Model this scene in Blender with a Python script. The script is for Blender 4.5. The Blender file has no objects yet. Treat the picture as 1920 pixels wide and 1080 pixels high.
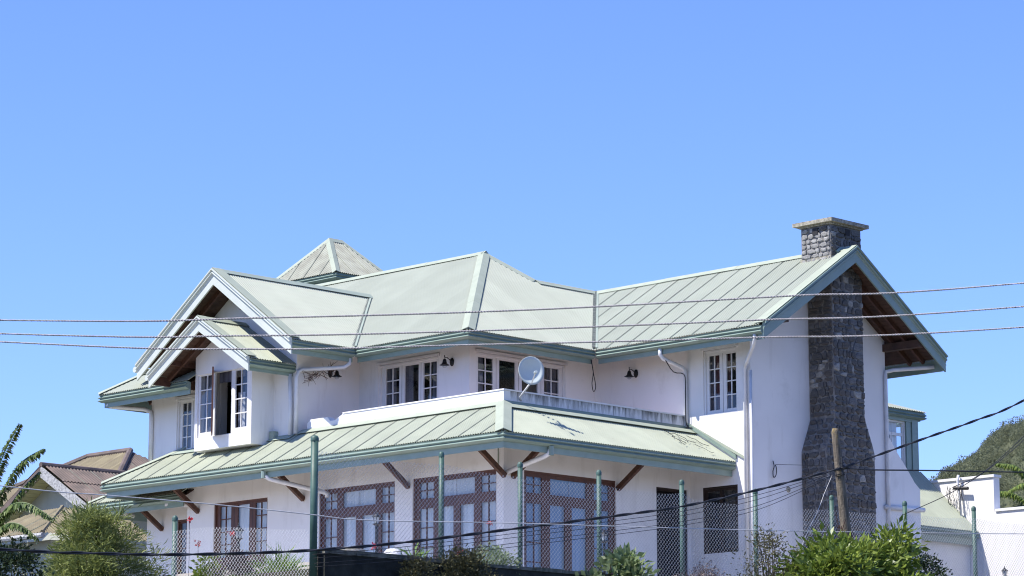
import bpy, math, random
import numpy as np
from mathutils import Vector, Matrix
random.seed(7); rng = np.random.default_rng(7)
sc = bpy.context.scene
COL = sc.collection

# ------------------------------------------------------------------ camera
cam = bpy.data.cameras.new('camera'); camo = bpy.data.objects.new('camera', cam); COL.objects.link(camo)
cam.sensor_width = 36.0; cam.lens = 98.44; cam.clip_start = 0.5; cam.clip_end = 6000
camo.location = (-41.73, -41.99, -4.48)
camo.rotation_euler = (math.radians(100.6), 0, math.radians(-45.0))
sc.camera = camo

# ------------------------------------------------------------------ sky, sun, exposure
SUN = Vector((-1.0, 0.42, 1.62)).normalized()
sun_el = math.asin(SUN.z)
world = bpy.data.worlds.new('World'); sc.world = world; world.use_nodes = True
nt = world.node_tree; nt.nodes.clear()
wout = nt.nodes.new('ShaderNodeOutputWorld'); bg = nt.nodes.new('ShaderNodeBackground')
sky = nt.nodes.new('ShaderNodeTexSky'); sky.sky_type = 'NISHITA'; sky.sun_disc = False
sky.sun_elevation = sun_el; sky.sun_rotation = math.atan2(SUN.x, SUN.y)
sky.altitude = 0; sky.air_density = 1.0; sky.dust_density = 0.0; sky.ozone_density = 10.0
bg.inputs['Strength'].default_value = 0.15
tint = nt.nodes.new('ShaderNodeMixRGB'); tint.blend_type = 'MULTIPLY'; tint.inputs[0].default_value = 1.0; tint.inputs[2].default_value = (0.82, 0.77, 1.0, 1)
nt.links.new(sky.outputs[0], tint.inputs[1]); nt.links.new(tint.outputs[0], bg.inputs[0]); nt.links.new(bg.outputs[0], wout.inputs[0])
sl = bpy.data.lights.new('sun', 'SUN'); sl.energy = 4.6; sl.angle = math.radians(0.5); sl.color = (1.0, 0.95, 0.87)
so = bpy.data.objects.new('sun', sl); COL.objects.link(so); so.location = (-30, 20, 50)
so.rotation_euler = SUN.to_track_quat('Z', 'Y').to_euler()
sc.view_settings.view_transform = 'Standard'; sc.view_settings.look = 'None'
sc.view_settings.exposure = 0.72; sc.view_settings.gamma = 1.0; sc.view_settings.use_curve_mapping = False
sc.cycles.use_denoising = True; sc.cycles.filter_width = 1.1; sc.cycles.max_bounces = 8; sc.cycles.transparent_max_bounces = 12

# ------------------------------------------------------------------ materials
def mk(name, c1, c2=None, scale=6.0, rough=0.6, bump=0.0, bscale=None, stretch=(1, 1, 1), detail=5, metallic=0.0, lo=0.35, hi=0.65, spec=0.4):
    m = bpy.data.materials.new(name); m.use_nodes = True
    n = m.node_tree.nodes; l = m.node_tree.links; b = n['Principled BSDF']
    b.inputs['Roughness'].default_value = rough; b.inputs['Metallic'].default_value = metallic
    b.inputs['Specular IOR Level'].default_value = spec
    tc = n.new('ShaderNodeTexCoord'); mp = n.new('ShaderNodeMapping'); mp.inputs['Scale'].default_value = stretch
    l.new(tc.outputs['Object'], mp.inputs[0])
    if c2 is None: c2 = tuple(x * 0.85 for x in c1)
    nz = n.new('ShaderNodeTexNoise'); nz.inputs['Scale'].default_value = scale; nz.inputs['Detail'].default_value = detail
    l.new(mp.outputs[0], nz.inputs['Vector'])
    rp = n.new('ShaderNodeValToRGB'); rp.color_ramp.elements[0].position = lo; rp.color_ramp.elements[1].position = hi
    rp.color_ramp.elements[0].color = (*c1, 1); rp.color_ramp.elements[1].color = (*c2, 1)
    l.new(nz.outputs[0], rp.inputs[0]); l.new(rp.outputs[0], b.inputs['Base Color'])
    if bump:
        nb = n.new('ShaderNodeTexNoise'); nb.inputs['Scale'].default_value = bscale or scale * 4; nb.inputs['Detail'].default_value = 6
        bp = n.new('ShaderNodeBump'); bp.inputs['Strength'].default_value = bump; bp.inputs['Distance'].default_value = 0.02
        l.new(tc.outputs['Object'], nb.inputs['Vector']); l.new(nb.outputs[0], bp.inputs['Height']); l.new(bp.outputs[0], b.inputs['Normal'])
    m['ramp'] = rp.name
    return m
def overlay(m, col, scale, stretch, lo, hi, zrange=None, amount=1.0):
    """a stain layer with a shape of its own mixed over the base colour"""
    n = m.node_tree.nodes; l = m.node_tree.links; b = n['Principled BSDF']
    src = b.inputs['Base Color'].links[0].from_socket
    tc = n.new('ShaderNodeTexCoord'); mp = n.new('ShaderNodeMapping'); mp.inputs['Scale'].default_value = stretch
    l.new(tc.outputs['Object'], mp.inputs[0])
    nz = n.new('ShaderNodeTexNoise'); nz.inputs['Scale'].default_value = scale; nz.inputs['Detail'].default_value = 8; nz.inputs['Roughness'].default_value = 0.65
    l.new(mp.outputs[0], nz.inputs['Vector'])
    val = nz.outputs[0]
    if zrange:
        sx = n.new('ShaderNodeSeparateXYZ'); l.new(tc.outputs['Object'], sx.inputs[0])
        mr = n.new('ShaderNodeMapRange'); mr.inputs[1].default_value = zrange[0]; mr.inputs[2].default_value = zrange[1]
        mr.inputs[3].default_value = zrange[2]; mr.inputs[4].default_value = zrange[3]
        l.new(sx.outputs[2], mr.inputs[0])
        ad = n.new('ShaderNodeMath'); ad.operation = 'ADD'; l.new(val, ad.inputs[0]); l.new(mr.outputs[0], ad.inputs[1]); val = ad.outputs[0]
    m2 = n.new('ShaderNodeMapRange'); m2.inputs[1].default_value = lo; m2.inputs[2].default_value = hi; m2.inputs[3].default_value = 0; m2.inputs[4].default_value = amount
    l.new(val, m2.inputs[0])
    mx = n.new('ShaderNodeMixRGB'); l.new(m2.outputs[0], mx.inputs[0]); l.new(src, mx.inputs[1]); mx.inputs[2].default_value = (*col, 1)
    l.new(mx.outputs[0], b.inputs['Base Color'])
    return m
M = {}
M['wall'] = mk('white_wall_paint', (0.80, 0.78, 0.755), (0.74, 0.72, 0.695), 0.8, 0.85, 0.12, 60, spec=0.2)
overlay(M['wall'], (0.50, 0.47, 0.43), 3.0, (1, 1, 0.16), 0.55, 0.9, amount=0.7)
overlay(M['wall'], (0.42, 0.40, 0.36), 1.1, (1, 1, 1), 0.60, 0.85, (-0.5, 0.9, 0.2, 0.0), 0.5)
M['parapet'] = mk('parapet_paint', (0.76, 0.75, 0.74), (0.68, 0.67, 0.66), 2.0, 0.9, 0.2, 50, spec=0.2)
overlay(M['parapet'], (0.045, 0.045, 0.04), 13, (1, 1, 0.10), 0.46, 0.72, (4.38, 4.74, -0.16, 0.14), 0.9)
overlay(M['parapet'], (0.10, 0.10, 0.09), 2.3, (1, 1, 0.5), 0.50, 0.78, (4.38, 4.74, -0.06, 0.08), 0.55)
overlay(M['parapet'], (0.40, 0.39, 0.36), 14, (1, 1, 0.5), 0.55, 0.8, amount=0.4)
M['parapet_clean'] = mk('cleaner_parapet_paint', (0.76, 0.75, 0.74), (0.70, 0.69, 0.68), 2.0, 0.9, 0.2, 50, spec=0.2)
overlay(M['parapet_clean'], (0.10, 0.10, 0.09), 7, (1, 1, 0.3), 0.66, 0.9, (4.5, 4.75, -0.08, 0.08), 0.6)
M['roof'] = mk('pale_green_roof_paint', (0.352, 0.378, 0.306), (0.328, 0.352, 0.284), 1.2, 0.5, 0.0, stretch=(1, 1, 0.4), spec=0.35)
overlay(M['roof'], (0.26, 0.27, 0.20), 4.0, (1, 1, 0.35), 0.62, 0.92, amount=0.45)
M['vroof'] = mk('weathered_green_roof_paint', (0.375, 0.40, 0.305), (0.335, 0.36, 0.275), 2.0, 0.55, 0.0, spec=0.3)
overlay(M['vroof'], (0.17, 0.18, 0.13), 9.0, (1, 1, 0.4), 0.62, 0.85, amount=0.6)
M['troof'] = mk('old_roof_paint', (0.345, 0.355, 0.28), (0.26, 0.26, 0.205), 3.0, 0.6)
overlay(M['troof'], (0.16, 0.15, 0.11), 7.0, (1, 1, 0.3), 0.6, 0.85, amount=0.6)
def vary(m, lo=0.95, hi=1.03):
    """slightly different paint value on every sheet"""
    n = m.node_tree.nodes; l = m.node_tree.links; b = n['Principled BSDF']; src = b.inputs['Base Color'].links[0].from_socket
    oi = n.new('ShaderNodeObjectInfo'); mr = n.new('ShaderNodeMapRange'); mr.inputs[3].default_value = lo; mr.inputs[4].default_value = hi; l.new(oi.outputs['Random'], mr.inputs[0])
    hs = n.new('ShaderNodeHueSaturation'); l.new(mr.outputs[0], hs.inputs['Value']); l.new(src, hs.inputs['Color']); l.new(hs.outputs[0], b.inputs['Base Color'])
for k_ in ('roof', 'vroof', 'troof'):
    overlay(M[k_], (0.09, 0.09, 0.07), 34, (1, 1, 1), 0.69, 0.74, amount=0.55); vary(M[k_])
M['valley'] = mk('valley_gap_dark', (0.05, 0.06, 0.055), (0.12, 0.135, 0.12), 14, 0.8)  # dark of the open valley gap put into the strip's colour
M['seam'] = mk('grimy_sheet_lap', (0.12, 0.134, 0.108), (0.24, 0.26, 0.205), 5, 0.8)
M['cap'] = mk('pale_green_flashing', (0.345, 0.38, 0.30), (0.31, 0.345, 0.27), 2.5, 0.7, spec=0.2)
overlay(M['cap'], (0.17, 0.175, 0.14), 9.0, (1, 1, 0.6), 0.58, 0.85, amount=0.65)
M['capg'] = mk('grey_green_flashing', (0.27, 0.32, 0.27), (0.31, 0.36, 0.30), 2.5, 0.7, spec=0.2)
M['trim'] = mk('grey_green_trim_paint', (0.215, 0.285, 0.245), (0.185, 0.25, 0.212), 3.0, 0.4, spec=0.5)
M['barge'] = mk('sunlit_trim_paint', (0.54, 0.575, 0.515), (0.49, 0.525, 0.47), 2.0, 0.5)  # trim paint lightened: sun on the west bargeboards put into the colour
overlay(M['trim'], (0.12, 0.135, 0.115), 4.0, (1, 1, 1), 0.58, 0.85, amount=0.45)
overlay(M['barge'], (0.30, 0.31, 0.27), 5.0, (1, 1, 1), 0.60, 0.85, amount=0.4)
M['pvc'] = mk('white_pvc', (0.70, 0.70, 0.71), (0.60, 0.60, 0.60), 3.0, 0.4)
M['wframe'] = mk('white_joinery', (0.72, 0.71, 0.70), (0.66, 0.65, 0.64), 4.0, 0.5)
M['bframe'] = mk('brown_joinery', (0.115, 0.050, 0.034), (0.08, 0.035, 0.025), 5.0, 0.5, stretch=(3, 3, 0.6))
M['dframe'] = mk('dark_joinery', (0.035, 0.022, 0.018), (0.02, 0.013, 0.011), 5.0, 0.4)
M['wood'] = mk('brown_timber', (0.10, 0.045, 0.027), (0.06, 0.028, 0.018), 3.0, 0.6, stretch=(4, 4, 4))
M['soffit'] = mk('soffit_boards', (0.085, 0.045, 0.03), (0.05, 0.028, 0.02), 3.0, 0.7)
M['stone'] = mk('dark_rubble_stone', (0.115, 0.112, 0.108), (0.06, 0.059, 0.057), 7.0, 0.85, 0.5, 40)
overlay(M['stone'], (0.20, 0.185, 0.16), 2.2, (1, 1, 1), 0.56, 0.75, amount=0.6)
M['stone2'] = mk('sunlit_rubble_stone', (0.36, 0.35, 0.325), (0.20, 0.195, 0.18), 6.0, 0.85, 0.5, 40)  # rubble lightened for the sunlit west stack face; also used on pebbles
M['stone3'] = mk('brownish_rubble_stone', (0.125, 0.11, 0.095), (0.07, 0.064, 0.058), 6.0, 0.85, 0.5, 40)
M['stone4'] = mk('mid_grey_rubble_stone', (0.165, 0.165, 0.165), (0.09, 0.09, 0.092), 6.0, 0.85, 0.5, 40)
M['mortar'] = mk('mortar', (0.235, 0.225, 0.21), (0.13, 0.125, 0.12), 9.0, 0.95, 0.4, 60)
M['capstone'] = mk('weathered_cap_concrete', (0.42, 0.39, 0.30), (0.20, 0.185, 0.145), 16.0, 0.9, 0.5, 50)
M['dark'] = mk('painted_shade_black', (0.03, 0.03, 0.033), (0.022, 0.022, 0.024), 2.0, 0.9)  # shade of rooms and openings put into a near-black colour
M['curtain_w'] = mk('pale_curtain', (0.78, 0.79, 0.80), (0.62, 0.65, 0.68), 1.5, 0.9, stretch=(5, 5, 0.3))
M['curtain_sky'] = mk('sky_tinted_curtain', (0.26, 0.36, 0.52), (0.19, 0.28, 0.43), 1.5, 0.9, stretch=(5, 5, 0.3))  # blue sky reflection of the south panes put into the curtain colour
M['curtain_d'] = mk('dim_curtain', (0.16, 0.16, 0.19), (0.07, 0.07, 0.09), 1.5, 0.9, stretch=(6, 6, 0.3))
M['curtain_r'] = mk('maroon_curtain', (0.13, 0.04, 0.04), (0.07, 0.02, 0.025), 2, 0.9, stretch=(6, 6, 0.3))
M['curtain_l'] = mk('lace_curtain', (0.55, 0.55, 0.58), (0.20, 0.20, 0.24), 9, 0.9)
M['floor'] = mk('balcony_tile', (0.52, 0.40, 0.37), (0.47, 0.36, 0.33), 3, 0.7)
M['paving'] = mk('bounce_paving', (0.52, 0.48, 0.42), (0.45, 0.41, 0.36), 3, 0.9)
M['black'] = mk('black_iron', (0.012, 0.012, 0.013), (0.02, 0.02, 0.02), 5, 0.45)
M['galv'] = mk('galvanised_wire', (0.70, 0.68, 0.66), (0.55, 0.54, 0.52), 30, 0.5)
M['post'] = mk('green_post_paint', (0.062, 0.12, 0.094), (0.042, 0.09, 0.07), 5, 0.5, 0.1)
overlay(M['post'], (0.26, 0.30, 0.26), 26, (1, 1, 0.4), 0.63, 0.75, amount=0.7)
M['dish'] = mk('grey_dish', (0.50, 0.56, 0.53), (0.46, 0.51, 0.49), 3, 0.5)
M['cable'] = mk('black_cable', (0.016, 0.016, 0.018), (0.03, 0.03, 0.032), 20, 0.6)
M['wire'] = mk('weathered_conductor', (0.50, 0.46, 0.43), (0.36, 0.33, 0.31), 25, 0.6)
M['whitewire'] = mk('white_cord', (0.62, 0.60, 0.58), (0.55, 0.53, 0.5), 8, 0.7)
M['polewood'] = mk('grey_pole_wood', (0.20, 0.165, 0.12), (0.09, 0.075, 0.055), 5, 0.9, 0.7, 30, stretch=(6, 6, 0.7))
overlay(M['polewood'], (0.22, 0.155, 0.04), 5, (2, 2, 1), 0.52, 0.68, (7.9, 8.8, -0.3, 0.10), 0.7)
M['mosswall'] = mk('mossy_dark_wall', (0.014, 0.016, 0.014), (0.035, 0.037, 0.03), 5, 0.95, 0.8, 18)
M['coping'] = mk('mossy_coping', (0.20, 0.195, 0.165), (0.07, 0.075, 0.05), 9, 0.95, 0.6, 30)
M['lampglass'] = mk('frosted_lamp_glass', (0.55, 0.58, 0.58), (0.42, 0.46, 0.46), 6, 0.2)
M['soil'] = mk('garden_soil', (0.07, 0.055, 0.035), (0.045, 0.06, 0.025), 3, 0.95, 0.5)
M['asphalt'] = mk('asphalt', (0.05, 0.05, 0.05), (0.06, 0.06, 0.058), 4, 0.9, 0.3)
M['nwall'] = mk('cream_neighbour_wall', (0.50, 0.50, 0.42), (0.44, 0.44, 0.36), 2, 0.9)
M['nroof'] = mk('rusty_brown_roof', (0.165, 0.122, 0.10), (0.10, 0.078, 0.066), 2.0, 0.75, 0.2)
overlay(M['nroof'], (0.30, 0.26, 0.24), 3, (1, 1, 1), 0.58, 0.8, amount=0.5)
M['nroof2'] = mk('lichen_yellow_roof', (0.245, 0.21, 0.125), (0.185, 0.155, 0.095), 2.0, 0.8, 0.2)
overlay(M['nroof2'], (0.14, 0.09, 0.065), 3, (1, 1, 1), 0.55, 0.8, amount=0.6)
M['nbarge'] = mk('flaking_white_paint', (0.42, 0.42, 0.41), (0.17, 0.17, 0.17), 16, 0.85, 0.3, lo=0.42, hi=0.7, detail=9)
M['nsoffit'] = mk('cream_soffit_boards', (0.42, 0.40, 0.22), (0.36, 0.34, 0.18), 3, 0.8)
def glass(name, tint, refl=1.0):
    m = bpy.data.materials.new(name); m.use_nodes = True; n = m.node_tree.nodes; l = m.node_tree.links; n.clear()
    o = n.new('ShaderNodeOutputMaterial'); tr = n.new('ShaderNodeBsdfTransparent'); tr.inputs[0].default_value = (*tint, 1)
    gl = n.new('ShaderNodeBsdfGlossy'); gl.inputs['Roughness'].default_value = 0.03
    fr = n.new('ShaderNodeLayerWeight'); fr.inputs[0].default_value = 0.5
    pw = n.new('ShaderNodeMath'); pw.operation = 'POWER'; pw.inputs[1].default_value = 4.0; l.new(fr.outputs['Facing'], pw.inputs[0])
    tc = n.new('ShaderNodeTexCoord'); nz = n.new('ShaderNodeTexNoise'); nz.inputs['Scale'].default_value = 1.6
    bp = n.new('ShaderNodeBump'); bp.inputs['Strength'].default_value = 0.06; bp.inputs['Distance'].default_value = 0.05
    l.new(tc.outputs['Object'], nz.inputs[0]); l.new(nz.outputs[0], bp.inputs['Height']); l.new(bp.outputs[0], gl.inputs['Normal'])
    ml = n.new('ShaderNodeMath'); ml.operation = 'MULTIPLY_ADD'; ml.inputs[1].default_value = refl; ml.inputs[2].default_value = 0.07
    mx = n.new('ShaderNodeMixShader'); l.new(pw.outputs[0], ml.inputs[0]); l.new(ml.outputs[0], mx.inputs[0])
    l.new(tr.outputs[0], mx.inputs[1]); l.new(gl.outputs[0], mx.inputs[2]); l.new(mx.outputs[0], o.inputs[0])
    return m
M['glass'] = glass('window_glass', (0.85, 0.88, 0.9))
def leafmat(name, c1, c2, trans=0.25, rough=0.5):
    m = bpy.data.materials.new(name); m.use_nodes = True; n = m.node_tree.nodes; l = m.node_tree.links; b = n['Principled BSDF']
    at = n.new('ShaderNodeAttribute'); at.attribute_name = 'leaf_tone'
    rp = n.new('ShaderNodeValToRGB'); rp.color_ramp.elements[0].color = (*c1, 1); rp.color_ramp.elements[1].color = (*c2, 1)
    l.new(at.outputs['Fac'], rp.inputs[0]); l.new(rp.outputs[0], b.inputs['Base Color'])
    b.inputs['Roughness'].default_value = rough; b.inputs['Specular IOR Level'].default_value = 0.35
    t = n.new('ShaderNodeBsdfTranslucent'); l.new(rp.outputs[0], t.inputs[0])
    mx = n.new('ShaderNodeMixShader'); mx.inputs[0].default_value = trans
    l.new(b.outputs[0], mx.inputs[1]); l.new(t.outputs[0], mx.inputs[2]); l.new(mx.outputs[0], n['Material Output'].inputs[0])
    return m

# ------------------------------------------------------------------ mesh helpers
def link(o, parent=None):
    COL.objects.link(o)
    if parent is not None: o.parent = parent
    return o
def tag(o, label=None, cat=None, group=None, kind=None):
    if label: o['label'] = label
    if cat: o['category'] = cat
    if group: o['group'] = group
    if kind: o['kind'] = kind
    return o
def empty(name, loc=(0, 0, 0), rz=0.0, label=None, cat=None, group=None):
    o = bpy.data.objects.new(name, None); o.location = loc; o.rotation_euler = (0, 0, rz); COL.objects.link(o)
    return tag(o, label, cat, group)
class B:
    def __init__(s): s.v = []; s.f = []; s.mi = []; s.cur = 0
    def add(s, vs, fs):
        k = len(s.v); s.v += [tuple(p) for p in vs]; s.f += [tuple(i + k for i in q) for q in fs]; s.mi += [s.cur] * len(fs); return s
    def box(s, lo, hi):
        x0, x1 = sorted((lo[0], hi[0])); y0, y1 = sorted((lo[1], hi[1])); z0, z1 = sorted((lo[2], hi[2]))
        return s.add([(x0, y0, z0), (x1, y0, z0), (x1, y1, z0), (x0, y1, z0), (x0, y0, z1), (x1, y0, z1), (x1, y1, z1), (x0, y1, z1)],
                     [(0, 3, 2, 1), (4, 5, 6, 7), (0, 1, 5, 4), (1, 2, 6, 5), (2, 3, 7, 6), (3, 0, 4, 7)])
    def prism(s, poly, ext):
        n = len(poly); e = Vector(ext); p = [Vector(q) for q in poly]
        nrm = Vector((0, 0, 0))
        for i in range(n): nrm += p[i].cross(p[(i + 1) % n])
        if nrm.dot(e) > 0: p.reverse()
        vs = p + [q + e for q in p]
        return s.add(vs, [tuple(range(n)), tuple(range(2 * n - 1, n - 1, -1))] + [(i, i + n, (i + 1) % n + n, (i + 1) % n) for i in range(n)])
    def tube(s, path, r, n=8, cap=True):
        path = [Vector(p) for p in path]; rr = r if isinstance(r, (list, tuple)) else [r] * len(path)
        vs = []; fs = []; prev = None
        for i, p in enumerate(path):
            d = (path[min(i + 1, len(path) - 1)] - path[max(i - 1, 0)]).normalized()
            if prev is None:
                a = Vector((0, 0, 1)) if abs(d.z) < 0.9 else Vector((1, 0, 0)); u = d.cross(a).normalized()
            else: u = (prev - d * prev.dot(d)).normalized()
            prev = u; w = d.cross(u)
            for k in range(n):
                t = 2 * math.pi * k / n; vs.append(p + (u * math.cos(t) + w * math.sin(t)) * rr[i])
        for i in range(len(path) - 1):
            for k in range(n): fs.append((i * n + k, i * n + (k + 1) % n, (i + 1) * n + (k + 1) % n, (i + 1) * n + k))
        if cap: fs += [tuple(range(n - 1, -1, -1)), tuple((len(path) - 1) * n + k for k in range(n))]
        return s.add(vs, fs)
    def lathe(s, prof, c=(0, 0, 0), n=12):
        c = Vector(c); vs = []; fs = []
        for r, z in prof:
            for k in range(n): t = 2 * math.pi * k / n; vs.append(c + Vector((r * math.cos(t), r * math.sin(t), z)))
        for i in range(len(prof) - 1):
            for k in range(n): fs.append((i * n + k, i * n + (k + 1) % n, (i + 1) * n + (k + 1) % n, (i + 1) * n + k))
        return s.add(vs, fs)
    def beam(s, a, b, w, h, up=(0, 0, 1)):
        a = Vector(a); b = Vector(b); d = (b - a).normalized(); side = d.cross(Vector(up)).normalized(); u = side.cross(d)
        o = [side * w / 2 + u * h / 2, -side * w / 2 + u * h / 2, -side * w / 2 - u * h / 2, side * w / 2 - u * h / 2]
        return s.add([a + q for q in o] + [b + q for q in o], [(0, 1, 2, 3), (7, 6, 5, 4), (0, 4, 5, 1), (1, 5, 6, 2), (2, 6, 7, 3), (3, 7, 4, 0)])
    def build(s, name, mat, parent=None, smooth=False, origin=None):
        me = bpy.data.meshes.new(name)
        vs = s.v if origin is None else [(p[0] - origin[0], p[1] - origin[1], p[2] - origin[2]) for p in s.v]
        me.from_pydata(vs, [], s.f)
        for m in (mat if isinstance(mat, (list, tuple)) else [mat]): me.materials.append(M[m] if isinstance(m, str) else m)
        if any(s.mi): me.polygons.foreach_set('material_index', s.mi)
        if smooth: me.polygons.foreach_set('use_smooth', [True] * len(me.polygons))
        me.update()
        o = bpy.data.objects.new(name, me)
        if origin is not None: o.location = origin
        return link(o, parent)
def cells(a0, a1, z0, z1, holes):
    A = sorted({a0, a1, *[h[i] for h in holes for i in (0, 1)]}); Z = sorted({z0, z1, *[h[i] for h in holes for i in (2, 3)]})
    A = [a for a in A if a0 <= a <= a1]; Z = [z for z in Z if z0 <= z <= z1]
    out = []
    for j in range(len(Z) - 1):
        run = None
        for i in range(len(A) - 1):
            ca, cz = (A[i] + A[i + 1]) / 2, (Z[j] + Z[j + 1]) / 2
            if any(h[0] < ca < h[1] and h[2] < cz < h[3] for h in holes):
                if run: out.append(run); run = None
            else: run = (run[0], A[i + 1], Z[j], Z[j + 1]) if run else (A[i], A[i + 1], Z[j], Z[j + 1])
        if run: out.append(run)
    return out
def mp(axis, pos, a, z, d): return (pos + d, a, z) if axis == 'x' else (a, pos + d, z)
def abox(b, axis, pos, a0, a1, z0, z1, d0, d1): b.box(mp(axis, pos, a0, z0, d0), mp(axis, pos, a1, z1, d1))

# ================================================================== setting
g = B(); g.add([(-3000, -3000, -6.1), (3000, -3000, -6.1), (3000, 3000, -6.1), (-3000, 3000, -6.1)], [(0, 1, 2, 3)])
tag(g.build('ground', 'soil'), kind='structure')
g = B(); rd = Vector((1, -1, 0)).normalized(); fd = Vector((1, 1, 0)).normalized(); c0 = Vector((-41.7, -42, -6.09)) + fd * 8
g.add([c0 - rd * 300 - fd * 5, c0 + rd * 300 - fd * 5, c0 + rd * 300 + fd * 5, c0 - rd * 300 + fd * 5], [(0, 1, 2, 3)])
tag(g.build('road', 'asphalt'), kind='structure')
g = B(); g.prism([(-11.9, -7.7, -6.05), (60, -7.7, -6.05), (60, 70, -6.05), (-11.9, 70, -6.05)], (0, 0, 5.45))
tag(g.build('terrace', 'soil'), kind='structure')
g = B(); g.box((-10.5, -6.2, -0.62), (16.0, 1.0, -0.30)); g.box((-10.5, 1.0, -0.62), (1.0, 16, -0.30)); tag(g.build('bounce_patio', 'paving'), kind='structure')  # unseen pale ground added to bounce light onto the shaded walls
g = B(); g.prism([(1.0, 1.0, -0.5), (13.5, 1.0, -0.5), (13.5, 20, -0.5), (1.0, 20, -0.5)], (0, 0, 0.45))
tag(g.build('house_plinth', 'mortar'), kind='structure')

# ================================================================== house
house = empty('house', (0, 0, 0), label='large white two-storey house with pale green corrugated roofs and stone chimney', cat='house')
H = house
def wall(name, axis, pos, a0, a1, z0, z1, holes=(), th=0.2, extra=(), mat='wall', parent=None):
    b = B()
    for c in cells(a0, a1, z0, z1, list(holes)): abox(b, axis, pos, *c, 0, th)
    for poly in extra: b.prism([mp(axis, pos, a, z, 0) for a, z in poly], mp(axis, 0, 0, 0, th))
    return b.build(name, mat, parent or H)
def curtain(parent, axis, pos, a0, a1, z0, z1, mat, d=0.17):
    b = B(); n = max(6, int((a1 - a0) / 0.045)); vs = []
    for i in range(n + 1):
        a = a0 + (a1 - a0) * i / n; dd = d + 0.022 * math.sin(i * 1.9) + 0.012 * math.sin(i * 0.7 + a)
        vs += [mp(axis, pos, a, z0, dd), mp(axis, pos, a, z1, dd)]
    b.add(vs, [(2 * i, 2 * i + 2, 2 * i + 3, 2 * i + 1) for i in range(n)])
    return b.build('curtain', mat, parent, smooth=True)
def window(name, axis, pos, outer, cls, fmat, cur=None, d0=0.05, munt=0.024, parent=None, proud=None, label=None, grp=None):
    """outer = (a0,a1,z0,z1); cls = [(a0,a1,z0,z1,cols,rows,glass)]"""
    b = B(); holes = [c[:4] for c in cls]
    a0, a1, z0, z1 = outer
    fw = 0.045
    for c in cells(a0 + fw, a1 - fw, z0, z1 - fw, holes): abox(b, axis, pos, *c, d0 + 0.018, d0 + 0.06)       # leaf stiles and rails
    for c in cells(a0, a1, z0, z1, [(a0 + fw, a1 - fw, z0 - 1, z1 - fw)]): abox(b, axis, pos, *c, d0 - 0.02, d0 + 0.09)  # fixed frame
    # joints between leaves
    ed = sorted([(c[0], c[1]) for c in cls if c[2] == min(k[2] for k in cls)])
    for c in cls:
        ca0, ca1, cz0, cz1, nc, nr = c[:6]
        for i in range(1, nc): a = ca0 + (ca1 - ca0) * i / nc; abox(b, axis, pos, a - munt / 2, a + munt / 2, cz0, cz1, d0 + 0.02, d0 + 0.052)
        for j in range(1, nr): z = cz0 + (cz1 - cz0) * j / nr; abox(b, axis, pos, ca0, ca1, z - munt / 2, z + munt / 2, d0 + 0.022, d0 + 0.05)
    if proud:   # hood strip above the frame
        abox(b, axis, pos, a0 - 0.04, a1 + 0.04, z1, z1 + 0.06, -0.045, 0.05)
    w = b.build(name, fmat, parent or H)
    if label: w['label'] = label
    for k in range(len(ed) - 1):   # dark joint line where two leaves meet
        j = B(); m = (ed[k][1] + ed[k + 1][0]) / 2
        abox(j, axis, pos, m - 0.004, m + 0.004, z0 + 0.02, min(z1 - fw, max(c[3] for c in cls) + 0.03), d0 + 0.0165, d0 + 0.02); j.build('leaf_joint', 'dframe', w)
    for c in cls:
        ca0, ca1, cz0, cz1, nc, nr = c[:6]
        if len(c) > 6 and not c[6]: continue
        for i in range(nc):
            for j in range(nr):
                p = B(); da, dz = (ca1 - ca0) / nc, (cz1 - cz0) / nr
                t = random.uniform(-0.0022, 0.0022); t2 = random.uniform(-0.0022, 0.0022)
                q = [(ca0 + i * da, cz0 + j * dz, t), (ca0 + (i + 1) * da, cz0 + j * dz, t2), (ca0 + (i + 1) * da, cz0 + (j + 1) * dz, -t), (ca0 + i * da, cz0 + (j + 1) * dz, -t2)]
                p.add([mp(axis, pos, a, z, d0 + 0.036 + e) for a, z, e in q], [(0, 1, 2, 3)]); p.build('pane', 'glass', w)
    for cu in (cur or []): curtain(w, axis, pos, *cu)
    return w

# ---- openings
WX = 1.45   # ground floor west and south walls
def up(c, da, dz=0.07): return (c[0] + da, c[1] + da, c[2] + (dz if c[2] else 0), c[3] + dz, *c[4:])
DW, DS = 0.43, 0.47
F1 = up((4.55, 7.17, 0.0, 2.89), DW); F2 = up((1.25, 3.95, 0.0, 2.89), DW); F3 = up((1.62, 4.61, 0.0, 2.90), DS); G1 = up((9.05, 11.08, 0.0, 2.87), DW)
DOOR = (6.45, 7.54, 0.0, 2.95); LOW = (-0.02, 1.04, 1.43, 2.98); WW = (-0.04, 0.99, 4.70, 6.22)
WU = (5.55, 7.66, 3.98, 6.14); SU = (3.58, 6.59, 3.98, 6.15); BW = (9.33, 11.30, 4.45, 6.09); NW = (11.80, 12.92, 4.33, 5.64); SD = (12.7, 13.77, 0.0, 2.75)
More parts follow.
